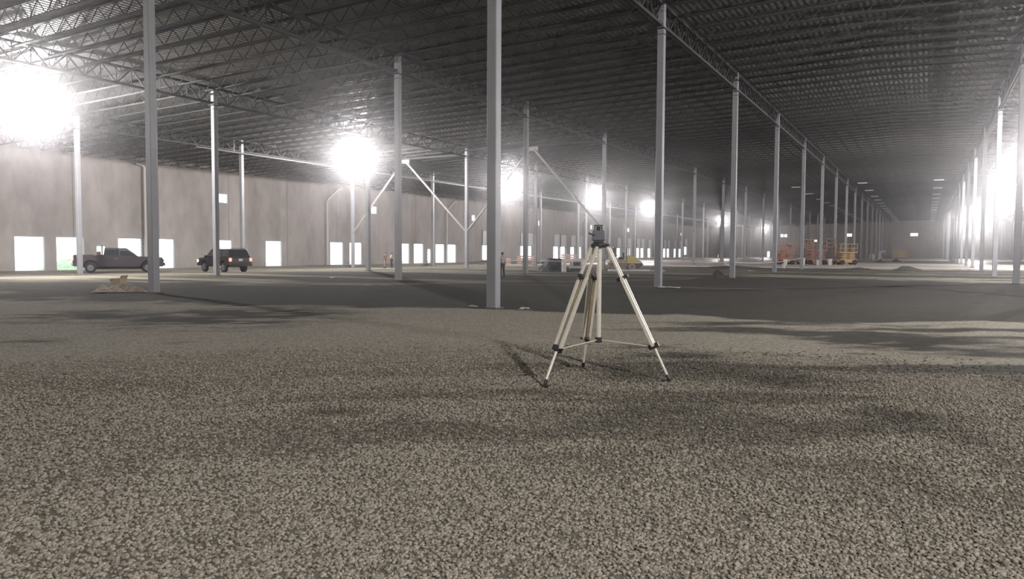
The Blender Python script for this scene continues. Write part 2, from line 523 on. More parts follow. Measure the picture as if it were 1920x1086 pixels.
# crushed stones lying loose on the bed, where the camera is close enough to tell them apart
NS = 290000
rr_ = rng.uniform(0.6, R_ST, NS); aa_ = rng.uniform(-1, 1, NS) * math.radians(58)
px_ = rr_ * np.sin(aa_); py_ = rr_ * np.cos(aa_)
wx = px_ * cy_ - py_ * sy_; wy = px_ * sy_ + py_ * cy_
sl = soil_shade(wx, wy)
keep = (rng.random(NS) > sl * 0.45) & (rng.random(NS) > sm(R_ST - 5.0, R_ST, rr_)) & (rng.random(NS) > sm(math.radians(44), math.radians(58), np.abs(aa_)))
keep &= rng.random(NS) < rr_ / 2.6                      # even cover close to the centre
order = np.argsort(rr_[keep])
wx, wy, sl = wx[keep][order], wy[keep][order], sl[keep][order]
N = len(wx)
NN = int((np.hypot(wx, wy) < 7.5).sum())               # the nearer stones get 20 facets, the farther ones 8
t = (1 + 5 ** 0.5) / 2
ico = np.array([(-1, t, 0), (1, t, 0), (-1, -t, 0), (1, -t, 0), (0, -1, t), (0, 1, t), (0, -1, -t), (0, 1, -t), (t, 0, -1), (t, 0, 1), (-t, 0, -1), (-t, 0, 1)]) / math.sqrt(1 + t * t)
icf = np.array([(0, 11, 5), (0, 5, 1), (0, 1, 7), (0, 7, 10), (0, 10, 11), (1, 5, 9), (5, 11, 4), (11, 10, 2), (10, 7, 6), (7, 1, 8), (3, 9, 4), (3, 4, 2), (3, 2, 6), (3, 6, 8), (3, 8, 9), (4, 9, 5), (2, 4, 11), (6, 2, 10), (8, 6, 7), (9, 8, 1)])
octv = np.array([(1, 0, 0), (0, 1, 0), (-1, 0, 0), (0, -1, 0), (0, 0, 1), (0, 0, -1)], float) * 1.12
octf = np.array([(0, 1, 4), (1, 2, 4), (2, 3, 4), (3, 0, 4), (1, 0, 5), (2, 1, 5), (3, 2, 5), (0, 3, 5)])
size = rng.uniform(0.0085, 0.0165, N) * (0.72 + 0.045 * np.hypot(wx, wy))
stone_soil_shade = np.clip((sl * 1.25 + rng.uniform(-0.55, 0.25, N)) * 1.2, 0, 1)


def stones(base, faces, i0, i1, voff):
    n = i1 - i0; k = len(base); sz = size[i0:i1]; cx, cyv = wx[i0:i1], wy[i0:i1]
    P = base[None] * rng.uniform(0.72, 1.25, (n, k, 1))
    P = P * np.stack([rng.uniform(0.9, 1.5, n), rng.uniform(0.7, 1.1, n), rng.uniform(0.5, 0.85, n)], 1)[:, None, :] * sz[:, None, None]
    th = rng.uniform(0, 2 * PI, n); ph = rng.normal(0, 0.35, n)
    c1, s1, c2, s2 = np.cos(th), np.sin(th), np.cos(ph), np.sin(ph)
    X, Y, Z = P[..., 0], P[..., 1], P[..., 2]
    Y2 = Y * c2[:, None] - Z * s2[:, None]; Z2 = Y * s2[:, None] + Z * c2[:, None]
    X3 = X * c1[:, None] - Y2 * s1[:, None]; Y3 = X * s1[:, None] + Y2 * c1[:, None]
    lift = fz(cx, cyv) + sz * rng.uniform(0.05, 0.5, n)
    V = np.stack([X3 + cx[:, None], Y3 + cyv[:, None], Z2 + lift[:, None]], 2).reshape(-1, 3).astype(np.float32)
    F_ = (faces[None] + (np.arange(n) * k)[:, None, None] + voff).reshape(-1, 3).astype(np.int32)
    return V, F_, np.repeat(stone_soil_shade[i0:i1], k).astype(np.float32)


Va, Fa, Sa = stones(ico, icf, 0, NN, 0)
Vb, Fb, Sb = stones(octv, octf, NN, N, len(Va))
V = np.concatenate([Va, Vb]); Fc = np.concatenate([Fa, Fb]); SS = np.concatenate([Sa, Sb])
me = bpy.data.meshes.new('gravel')
me.vertices.add(len(V)); me.vertices.foreach_set('co', V.ravel())
me.loops.add(Fc.size); me.loops.foreach_set('vertex_index', Fc.ravel())
me.polygons.add(len(Fc)); me.polygons.foreach_set('loop_start', (np.arange(len(Fc)) * 3).astype(np.int32))
me.polygons.foreach_set('loop_total', np.full(len(Fc), 3, np.int32))
me.update(calc_edges=True)
a = me.attributes.new('soil_shade', 'FLOAT', 'POINT'); a.data.foreach_set('value', SS)
me.materials.append(M_STONE)
gr = bpy.data.objects.new('gravel', me); COL.objects.link(gr)
tag(gr, 'pale crushed stones lying loose on the ground around the tripod', 'gravel', kind='stuff')

# poured slab at the far half of the hall
mb = MB()
mb.box(((-30 + 48) / 2, (86.5 + YF) / 2, 0.02), (78, YF - 86.5, 0.22))
mb.box(((-71 - 30) / 2, (118 + YF) / 2, 0.02), (41, YF - 118, 0.2))
mb.box(((-44 - 30) / 2, (90 + 118) / 2, 0.02), (14, 28, 0.2))
structure(mb, 'floor_slab', M_SLAB)

# ---------------------------------------------------------------- walls with openings
DOCK = [38.15, 41.85, 48.0, 51.85, 59.6, 67.35, 78.8, 82.75, 94.15, 97.95, 104.0, 107.6, 118.9, 122.6, 133.7, 136.45, 148.95, 152.5, 157.9, 161.9,
        173.0, 187.3, 195.0, 202.5, 206.2, 212.3, 227.0, 230.8, 238.1, 243.6]
MAN = [45.75, 101.7]
WIN = [60.5, 87.6, 115.4, 141.7, 169.5, 195.4, 245.6]
holes = []
for y in DOCK:
    holes.append(('dock', y, y + (2.75 if y not in (133.7, 157.9, 136.45) else 2.4), -0.3 if y < 112 else 0.1, 2.85))
for y in MAN:
    holes.append(('man', y, y + 1.1, -0.3, 2.05))
for y in WIN:
    holes.append(('win', y, y + 1.3, 7.05, 8.1))
holes.append(('dock', 249.8, 253.2, 0.85, 3.6))


def holed_wall(a0, a1, z0, z1, hs, put):
    """Wall from a0 to a1 with rectangular openings, given thickness; put(a, t, z) gives the point."""
    A = sorted(set([a0, a1] + [h[1] for h in hs] + [h[2] for h in hs]))
    ZZ = sorted(set([z0, z1] + [h[3] for h in hs] + [h[4] for h in hs]))
    mb = MB()
    inside = lambda a, z_: any(h[1] < a < h[2] and h[3] < z_ < h[4] for h in hs)
    for i in range(len(A) - 1):
        j = 0
        while j < len(ZZ) - 1:
            if inside((A[i] + A[i + 1]) / 2, (ZZ[j] + ZZ[j + 1]) / 2):
                j += 1; continue
            k = j
            while k < len(ZZ) - 1 and not inside((A[i] + A[i + 1]) / 2, (ZZ[k] + ZZ[k + 1]) / 2):
                k += 1
            b0, b1, q0, q1 = A[i], A[i + 1], ZZ[j], ZZ[k]
            for tt in (0, 1):
                mb.add([put(b0, tt, q0), put(b1, tt, q0), put(b1, tt, q1), put(b0, tt, q1)], [(0, 1, 2, 3)])
            j = k
    for h in hs:
        _, b0, b1, q0, q1 = h
        for p, q in (((b0, q0), (b0, q1)), ((b1, q0), (b1, q1)), ((b0, q1), (b1, q1)), ((b0, q0), (b1, q0))):
            mb.add([put(p[0], 0, p[1]), put(q[0], 0, q[1]), put(q[0], 1, q[1]), put(p[0], 1, p[1])], [(0, 1, 2, 3)])
    # top and ends
    for p, q in (((a0, z1), (a1, z1)), ((a0, z0), (a0, z1)), ((a1, z0), (a1, z1))):
        mb.add([put(p[0], 0, p[1]), put(q[0], 0, q[1]), put(q[0], 1, q[1]), put(p[0], 1, p[1])], [(0, 1, 2, 3)])
    return mb


def raw(mb, name, m, kind='structure'):
    me = bpy.data.meshes.new(name); me.from_pydata([tuple(map(float, p)) for p in mb.v], [], mb.f); me.materials.append(m)
    o = bpy.data.objects.new(name, me); COL.objects.link(o); tag(o, kind=kind)
    return o


raw(holed_wall(YB, YF, -0.6, deck(XL) + 0.02, holes, lambda a_, t_, z_: (XL - 0.25 * t_, a_, z_)), 'wall_left', M_WALL)
FARWIN = [('win', -46.3, -43.9, 7.2, 8.3), ('win', -25.1, -22.8, 7.3, 8.4), ('win', -5.1, -2.8, 7.35, 8.4)]
far_holes = FARWIN + [('man', -50.75, -49.6, 0.1, 2.2)]
raw(holed_wall(XL, XR, -0.6, 13.6, far_holes, lambda a_, t_, z_: (a_, YF + 0.25 * t_, z_)), 'wall_far', M_WALL)
raw(holed_wall(YB, YF, -0.6, deck(XR) + 0.3, [], lambda a_, t_, z_: (XR + 0.25 * t_, a_, z_)), 'wall_right', M_WALL)
raw(holed_wall(XL, XR, -0.6, 13.6, [], lambda a_, t_, z_: (a_, YB - 0.25 * t_, z_)), 'wall_back', M_WALL)

# doors and windows
nd = 0
for kind, a0, a1, z0, z1 in sorted([h for h in holes if h[0] != 'win'], key=lambda h: h[1]):
    nd += 1
    d = empty('door_%d' % nd, (XL, (a0 + a1) / 2, z0)); d['kind'] = 'structure'
    w = a1 - a0; h_ = z1 - z0
    mb = MB()
    for s in (-1, 1):
        mb.box((-0.1, s * (w / 2 - 0.04), h_ / 2), (0.2, 0.08, h_))
    mb.box((-0.1, 0, h_ - 0.04), (0.2, w - 0.16, 0.08))
    mb.build('door_frame', M_FRAME, d)
    if kind == 'dock' and a0 > 112:
        # vertical-lift leaf raised above the opening on its two tracks
        MB().box((0.16, 0, h_ + 1.28), (0.06, w * 0.98, 2.45)).build('door_panel', M_WHITE, d)
        tr = MB()
        for s in (-1, 1):
            tr.box((0.2, s * (w / 2 + 0.06), h_ / 2 + 1.3), (0.09, 0.06, h_ + 2.7))
        tr.build('track', M_FRAME, d)
nw = 0
for kind, a0, a1, z0, z1 in [h for h in holes if h[0] == 'win']:
    nw += 1
    d = empty('window_%d' % nw, (XL - 0.1, (a0 + a1) / 2, z0)); d['kind'] = 'structure'
    w = a1 - a0; h_ = z1 - z0
    mb = MB()
    for s in (-1, 1): mb.box((0, s * (w / 2 - 0.025), h_ / 2), (0.1, 0.05, h_))
    for zz in (0.025, h_ - 0.025): mb.box((0, 0, zz), (0.1, w - 0.1, 0.05))
    mb.build('window_frame', M_WHITE, d)
    MB().box((0, 0, h_ / 2), (0.012, w - 0.1, h_ - 0.1)).build('pane', M_GLASS, d)
for kind, a0, a1, z0, z1 in FARWIN:
    nw += 1
    d = empty('window_%d' % nw, ((a0 + a1) / 2, YF + 0.1, z0)); d['kind'] = 'structure'
    w = a1 - a0; h_ = z1 - z0
    mb = MB()
    for s in (-1, 1): mb.box((s * (w / 2 - 0.025), 0, h_ / 2), (0.05, 0.1, h_))
    for zz in (0.025, h_ - 0.025): mb.box((0, 0, zz), (w - 0.1, 0.1, 0.05))
    if a0 < -40: mb.box((0, 0, h_ / 2), (0.3, 0.1, h_ - 0.1))
    mb.build('window_frame', M_WHITE, d)
    MB().box((0, 0, h_ / 2), (w - 0.1, 0.012, h_ - 0.1)).build('pane', M_GLASS, d)
nd += 1
d = empty('door_%d' % nd, (-50.175, YF, 0.1)); d['kind'] = 'structure'
mb = MB(); mb.box((-0.54, 0.1, 1.05), (0.07, 0.2, 2.1)); mb.box((0.54, 0.1, 1.05), (0.07, 0.2, 2.1)); mb.box((0, 0.1, 2.06), (1.0, 0.2, 0.07))
mb.build('door_frame', M_FRAME, d)

# outside the dock doors: paved court and a grass bank
structure(MB().box((-106, 120, -1.45), (69, 420, 0.3)), 'outside_pavement', mat('pale_court_paving', (0.6, 0.59, 0.57), 0.9, 0, 0.05, 1))
bank = MB()
for i in range(9):
    for j in range(17):
        u, v_ = i / 8 * 2 - 1, j / 16 * 2 - 1
        hh = max(0, 1 - u * u) * max(0, 1 - v_ * v_)
        bank.v.append((-86.5 + u * 4, 53.6 + v_ * 3.3, -1.3 + 1.9 * hh ** 0.5 + 0.12 * math.sin(i * 3.1 + j * 2.3) * hh))
for i in range(8):
    for j in range(16):
        k = i * 17 + j; bank.f.append((k, k + 1, k + 18, k + 17))
tag(bank.build('grass_bank', mat('pale_grass', (0.30, 0.44, 0.28), 0.9, 0, 0.35, 2.5), smooth=True), 'pale green grass bank outside the dock door behind the pickup', 'grass bank')  # mottled pale green

# ---------------------------------------------------------------- roof
SKY = []
bx = sorted(set([XL, XR, -3.0] + ROWS + [s[0] for s in SKY] + [s[1] for s in SKY]))
by = sorted(set([YB, YF] + [s[2] for s in SKY] + [s[3] for s in SKY]))
mb = MB()
for i in range(len(bx) - 1):
    for j in range(len(by) - 1):
        mx_, my_ = (bx[i] + bx[i + 1]) / 2, (by[j] + by[j + 1]) / 2
        if any(s[0] < mx_ < s[1] and s[2] < my_ < s[3] for s in SKY): continue
        mb.add([(bx[i], by[j], deck(bx[i])), (bx[i], by[j + 1], deck(bx[i])), (bx[i + 1], by[j + 1], deck(bx[i + 1])), (bx[i + 1], by[j], deck(bx[i + 1]))], [(0, 1, 2, 3)])
        mb.add([(bx[i], by[j], deck(bx[i]) + 0.2), (bx[i], by[j + 1], deck(bx[i]) + 0.2), (bx[i + 1], by[j + 1], deck(bx[i + 1]) + 0.2), (bx[i + 1], by[j], deck(bx[i + 1]) + 0.2)], [(0, 1, 2, 3)])
raw(mb, 'ceiling', M_DECK)
# galvanised deck ribs run along Y: bump in the deck material
nt = M_DECK.node_tree
wv = nt.nodes.new('ShaderNodeTexWave'); wv.inputs['Scale'].default_value = 1.05; wv.bands_direction = 'X'
tcn = nt.nodes.new('ShaderNodeTexCoord'); nt.links.new(tcn.outputs['Object'], wv.inputs['Vector'])
bpn = nt.nodes.new('ShaderNodeBump'); bpn.inputs['Strength'].default_value = 0.6; bpn.inputs['Distance'].default_value = 0.04
nt.links.new(wv.outputs['Fac'], bpn.inputs['Height']); nt.links.new(bpn.outputs['Normal'], nt.nodes['Principled BSDF'].inputs['Normal'])
# open-web joists, one prototype per bay, every joist an object
edges = [XL] + ROWS + [XR]
JD = 0.78
protos = []
for i in range(len(edges) - 1):
    x0, x1 = edges[i] + 0.12, edges[i + 1] - 0.12
    z0, z1 = deck(x0), deck(x1)
    xm = (x0 + x1) / 2; zm = deck(xm)
    top, bot, web = MB(), MB(), MB()
    Q = lambda x, dz: (x - xm, 0, deck(x) - zm + dz)
    segs = [x0, x1] if not (x0 < -3 < x1) else [x0, -3.0, x1]
    for p, q in zip(segs[:-1], segs[1:]):
        for yy in (-0.05, 0.05):
            a_, b_ = Q(p, -0.06), Q(q, -0.06); top.bar((a_[0], yy, a_[2]), (b_[0], yy, b_[2]), 0.07, 0.08)
            a_, b_ = Q(p, -JD), Q(q, -JD)
            if p == x0: a_ = Q(p + 0.9, -JD)
            if q == x1: b_ = Q(q - 0.9, -JD)
            bot.bar((a_[0], yy, a_[2]), (b_[0], yy, b_[2]), 0.06, 0.07)
    n = int(round((x1 - x0 - 1.8) / 0.62)); n += n % 2
    pts = [Q(x0, -0.1)] + [Q(x0 + 0.9 + (x1 - x0 - 1.8) * k / n, -JD if k % 2 == 0 else -0.1) for k in range(n + 1)] + [Q(x1, -0.1)]
    for p, q in zip(pts[:-1], pts[1:]):
        web.bar(p, q, 0.032)
    protos.append((xm, zm, top.mesh('top_chord', M_JOIST), bot.mesh('bottom_chord', M_JOIST), web.mesh('web', M_JOIST)))
JS = 1.9
jy = [Y0 - BAY + 0.5 + JS * k for k in range(int((YF - Y0 + BAY - 1) / JS))]
cands = []
for k, y in enumerate(jy):
    for i, pr in enumerate(protos):
        dx, dy = pr[0], y
        zc = -dx * sy_ + dy * cy_; xc = dx * cy_ + dy * sy_
        up = (pr[1] - JD - CAM_H) / max(zc, 0.1)
        half = (edges[i + 1] - edges[i]) / 2
        if zc < 6 or abs(xc) - half > 0.70 * zc or up > 0.45: continue
        cands.append((zc, i, y))
cands.sort()
LAB = 'dark open-web steel roof joist under the deck'
for n_, (zc, i, y) in enumerate(cands[:300]):
    pr = protos[i]
    o = empty('roof_joist', (pr[0], y, pr[1]), 0, LAB, 'joist', 'open-web roof joists')
    for nm, me_ in (('top_chord', pr[2]), ('bottom_chord', pr[3]), ('web', pr[4])):
        c = bpy.data.objects.new(nm, me_); COL.objects.link(c); c.parent = o
done = {(i, round(y, 3)) for _, i, y in cands[:300]}
VV, FF, off = [], [], 0
for y in jy:
    for i, pr in enumerate(protos):
        if (i, round(y, 3)) in done or y < 25: continue
        for me_ in pr[2:]:
            v = np.empty(len(me_.vertices) * 3, np.float32); me_.vertices.foreach_get('co', v); v = v.reshape(-1, 3) + np.array([pr[0], y, pr[1]], np.float32)
            f = np.empty(len(me_.loops), np.int32); me_.loops.foreach_get('vertex_index', f)
            VV.append(v); FF.append(f + off); off += len(v)
V = np.concatenate(VV); Fc = np.concatenate(FF)
me = bpy.data.meshes.new('roof_joists')
me.vertices.add(len(V)); me.vertices.foreach_set('co', V.ravel().astype(np.float32))
me.loops.add(len(Fc)); me.loops.foreach_set('vertex_index', Fc)
me.polygons.add(len(Fc) // 4); me.polygons.foreach_set('loop_start', (np.arange(len(Fc) // 4) * 4).astype(np.int32))
me.polygons.foreach_set('loop_total', np.full(len(Fc) // 4, 4, np.int32)); me.update(calc_edges=True)
me.materials.append(M_JOIST)
o = bpy.data.objects.new('distant_roof_joists', me); COL.objects.link(o)
tag(o, 'dense lattice of distant dark roof joists towards the far wall', 'joists', 'open-web roof joists', 'stuff')

# girders along each column row and the columns under them
GD = 1.15
gt, gb, gw = MB(), MB(), MB()
for s in (-0.07, 0.07):
    gt.bar((s, 0.16, -0.2), (s, BAY - 0.16, -0.2), 0.09, 0.12)
    gb.bar((s, 0.16, -GD), (s, BAY - 0.16, -GD), 0.09, 0.12)
n = 16
pts = [(0, 0.16 + (BAY - 0.32) * k / n, -0.2 if k % 2 == 0 else -GD) for k in range(n + 1)]
for p, q in zip(pts[:-1], pts[1:]): gw.bar(p, q, 0.07, 0.07)
for k in range(1, n): gw.bar((0, pts[k][1], -0.2), (0, pts[k][1], -GD), 0.04)
gme = [('top_chord', gt.mesh('top_chord', M_JOIST)), ('bottom_chord', gb.mesh('bottom_chord', M_JOIST)), ('web', gw.mesh('web', M_JOIST))]
ROWNAME = {-54.9: 'the row nearest the dock doors', -40.34: 'the second row out from the dock doors', -25.76: 'the row next behind the long row',
           -10.88: 'the long row just behind the tripod', 4.28: 'the row left of the right-edge lamps', 18.9: 'the row past the right-hand lamps', 33.5: 'the outermost row'}
NB = 18
for X_ in ROWS:
    for n_ in range(-1, NB):
        y = Y0 + n_ * BAY
        zc = -X_ * sy_ + (y + BAY) * cy_; xc = X_ * cy_ + (y + BAY) * sy_
        if abs(xc) > 0.75 * zc + 4: continue
        L_ = min(BAY, YF - y)
        g = empty('roof_girder', (X_, y, deck(X_)), 0, 'dark lattice girder along ' + ROWNAME[X_], 'girder', 'girders along ' + ROWNAME[X_])
        if L_ < BAY: g.scale = (1, L_ / BAY, 1)
        for nm, me_ in gme:
            c = bpy.data.objects.new(nm, me_); COL.objects.link(c); c.parent = g

CW = 0.305


def column_mesh(h):
    m_ = MB()
    w = CW / 2; c_ = 0.02
    prof = [(-w + c_, -w), (w - c_, -w), (w, -w + c_), (w, w - c_), (w - c_, w), (-w + c_, w), (-w, w - c_), (-w, -w + c_)]
    for zz in (-0.5, h):
        for x, y in prof: m_.v.append((x, y, zz))
    for j in range(8): m_.f.append((j, (j + 1) % 8, 8 + (j + 1) % 8, 8 + j))
    m_.f.append(tuple(range(8, 16)))
    return m_.mesh('shaft', M_COL)


base_me = MB().box((0, 0, 0.015), (0.44, 0.44, 0.03)).mesh('base_plate', mat('dusty_base_plate', (0.12, 0.11, 0.10), 0.8))
cap_me = MB().box((0, 0, 0), (0.42, 0.6, 0.05)).box((0, 0, -0.25), (0.36, 0.36, 0.02)).mesh('cap_plate', M_JOIST)
SPECIAL = {(-10.88, 0): 'thick grey square steel column just behind the tripod, running up out of the picture',
           (-10.88, 1): 'grey square steel column beside the tripod, a bay farther back in the row behind it',
           (-25.76, 0): 'grey square steel column standing beside the cardboard box and crumpled sheet',
           (-25.76, 1): 'grey square steel column standing to the right of the second glaring lamp',
           (-25.76, 3): 'dark square steel column directly behind the tripod head',
           (-40.34, 1): 'grey square steel column standing in front of the black sport utility vehicle',
           (-54.9, 1): 'grey square steel column standing in front of the pickup tail',
           (-54.9, 2): 'grey steel column standing beside the black sport utility vehicle tail',
           (-54.9, 3): 'grey steel column carrying the lower end of the first chevron brace, nearest the dock doors',
           (-40.34, 3): 'dark grey steel column where two diagonal braces meet'}
for X_ in ROWS:
    h = deck(X_) - 0.13
    sh = column_mesh(h)
    for n_ in range(0, NB):
        y = Y0 + n_ * BAY
        zc = -X_ * sy_ + y * cy_; xc = X_ * cy_ + y * sy_
        if abs(xc) > 0.70 * zc + 1: continue
        if y > YF - 1: continue
        lab = SPECIAL.get((X_, n_)); grp = 'grey steel columns'
        if not lab:
            if n_ < 8:
                lab = 'grey square steel column, %s bay back in %s' % (ORD[n_], ROWNAME[X_])
            else:
                lab = 'small distant grey steel column over the slab in ' + ROWNAME[X_]; grp = 'distant columns of ' + ROWNAME[X_]
        z0 = gz(X_, y) if y < 86 or (X_ < -44 and y < 118) else 0.13
        c = empty('steel_column', (X_, y, 0), 0, lab, 'column', grp)
        for nm, me_, zz in (('shaft', sh, 0), ('base_plate', base_me, z0), ('cap_plate', cap_me, h - GD - 0.02)):
            q = bpy.data.objects.new(nm, me_); COL.objects.link(q); q.parent = c; q.location = (0, 0, zz)

# chevron braces
YBR = Y0 + 3 * BAY
for xa, xb, xp, lab in ((-54.9, -40.34, -48.0, 'pale tube chevron brace peaking just right of the second glaring lamp'), (-40.34, -25.76, -33.1, 'pale tube chevron brace rising behind the thick column')):
    o = empty('chevron_brace', (xp, YBR, deck(xp) - 1.0), 0, lab, 'brace', 'diagonal braces between columns')
    zt = 0
    for s, xe in ((-1, xa + 0.15), (1, xb - 0.15)):
        MB().tube([(s * 0.25, 0, zt - 0.1), (xe - xp, 0, 3.7 - (deck(xp) - 1.0))], 0.115, 12).build('brace_tube', mat('brace_paint', (0.30, 0.29, 0.28), 0.6), o, smooth=True)
    MB().box((0, 0, zt + 0.02), (1.3, 0.04, 0.5)).build('gusset_plate', mat('brace_paint'), o)
    MB().bar((xa - xp + 0.15, 0, 0.25), (xb - xp - 0.15, 0, 0.25), 0.2, 0.2).build('strut', M_JOIST, o)

# sprinkler mains along the rows
for x_, z_, y0_, y1_, lab in ((-54.3, 10.35, 44, 278, 'thin pale sprinkler main running along the ceiling above the dock bay'),):
    o = empty('sprinkler_pipe', (x_, y0_, z_), 0, lab, 'pipe')
    MB().tube([(0, 0, 0), (0, y1_ - y0_, 0)], 0.06, 8).build('main_pipe', mat('dull_pipe', (0.22, 0.21, 0.2), 0.6), o, smooth=True)
    hg = MB()
    for k in range(15):
        yy = 4 + k * BAY
        hg.bar((0, yy, 0.07), (0, yy, deck(x_) - z_ - 0.05), 0.03)
    hg.build('hanger', M_FRAME, o)

# rainwater downpipes on the dock wall
DP = [50.9, 78.0, 107.0, 135.2, 163.4, 191.6, 219.8]
DPL = ['beside the column next to the pickup', 'before the paired dock doors', 'between two bright dock doors', 'fourth along the wall', 'fifth along the wall', 'sixth along the wall', 'farthest along the wall']
for y, w in zip(DP, DPL):
    o = empty('downpipe', (XL + 0.3, y, 0), 0, 'pale bent-top downpipe on the dock wall, ' + w, 'pipe', 'downpipes on the dock wall')
    zb = gz(XL, y)
    up_ = [(0, 0, 10.0), (0, -0.15, 10.3), (0, -0.9, 10.4)] if y < 60 else [(0, 0, 8.2), (0, 0.15, 8.5), (0, 2.2, 10.0), (0, 2.6, 10.12), (0, 3.0, 10.12)]
    MB().tube([(0, 0, zb)] + up_, 0.13, 10).build('pipe', M_PIPE, o, smooth=True)
    cl = MB()
    for zz in (2.0, 5.0, 8.0): cl.box((-0.12, 0, zz), (0.3, 0.34, 0.06))
    cl.build('clamp', M_FRAME, o)

# unlit fixtures already fitted near the far end
fx = MB().box((0, 0, 0), (1.3, 0.32, 0.12))
fx0 = None
for x_ in (-18.4, -8.9, 1.2):
    y = 127.0
    while y < 280:
        o = bpy.data.objects.new('ceiling_light', fx0.data if fx0 else fx.mesh('ceiling_light', mat('white_fixture', (0.8, 0.8, 0.8), 0.4)))
        COL.objects.link(o); fx0 = fx0 or o
        o.location = (x_, y, deck(x_) - JD - 0.1)
        tag(o, 'small pale unlit ceiling light in the far half of the hall', 'ceiling light', 'unlit ceiling lights')
        y += 15.24 if y < 150 else 11

# ---------------------------------------------------------------- hanging temporary lamps
M_BULB = mat('glowing_lamp_globe', (1, 1, 1), 0.3, emit=(1.0, 0.96, 0.98), estr=60.0)
M_REFL = mat('spun_aluminium_reflector', (0.75, 0.75, 0.75), 0.3, 0.6)
lampL = ['largest glare at the left edge of the picture', 'second hanging lamp, glaring above the chevron brace', 'third hanging lamp, glaring beside the thick column', 'hanging lamp glaring right above the tripod', 'hanging lamp beside the column next to the tripod', 'hanging lamp glaring two bays past the tripod', 'smallest and farthest hanging lamp of the row']
lampR = ['large hanging lamp glaring at the right edge of the picture', 'smaller hanging lamp just left of the right-edge glare']


def lamp(x, y, z_, label, k=1.0):
    o = empty('hanging_lamp', (x, y, z_), 0, label, 'lamp', 'temporary hall lamps')
    MB().tube([(0, 0, 0.95), (0, 0, deck(x) - z_)], 0.014, 6).build('cord', M_BLACK, o)
    MB().lathe([(0.0, 0.95), (0.05, 0.95), (0.07, 0.9), (0.13, 0.86), (0.15, 0.8), (0.15, 0.55), (0.12, 0.48), (0.0, 0.48)], 16).build('ballast_housing', M_FRAME, o, smooth=True)
    MB().lathe([(0.10, 0.5), (0.16, 0.46), (0.36, 0.36), (0.52, 0.2), (0.60, 0.02), (0.615, 0.02), (0.53, 0.22), (0.37, 0.38), (0.17, 0.48), (0.11, 0.52)], 28).build('reflector', M_REFL, o, smooth=True)
    pts = [(0.0, 0.46)] + [(0.17 * math.sin(a), 0.24 - 0.22 * math.cos(a)) for a in [PI - 0.5 - k * (PI - 0.5) / 10 for k in range(11)]]
    MB().lathe(pts, 20).build('lamp_globe', M_BULB, o, smooth=True)
    ld = bpy.data.lights.new('lamp_light', 'POINT'); ld.energy = LAMP_W * k; ld.color = (1.0, 0.955, 0.97); ld.shadow_soft_size = 0.12
    lo = bpy.data.objects.new('lamp_light', ld); COL.objects.link(lo); lo.parent = o; lo.location = (0, 0, -0.16)
    return o


kL = 0
for x, y, z_ in LAMPS:
    if x < 0:
        if y < 10: lab = 'hanging lamp of the dock-side row, out of the picture behind the camera'
        else: lab = lampL[kL]; kL += 1
    else:
        lab = {-2.9: 'hanging lamp out of the picture beside the camera', 26.7: 'hanging lamp out of the picture to the right, one bay ahead of the camera', 56.5: 'hanging lamp out of the picture to the right, next before the right-edge glare', 115.3: lampR[0], 86.4: 'hanging lamp just out of the picture past its right edge', 200.5: lampR[1], 258.0: 'added hanging lamp far along the right-hand row, brightening the slab'}[y]
    lamp(x, y, z_, lab, {26.7: 1.25, 86.4: 0.75, 115.8: 0.55, 142.8: 0.5, 202.5: 0.5, 261.5: 0.4, 258.0: 0.5}.get(y, 1.0) if x < 0 or y > 250 else 1.0)

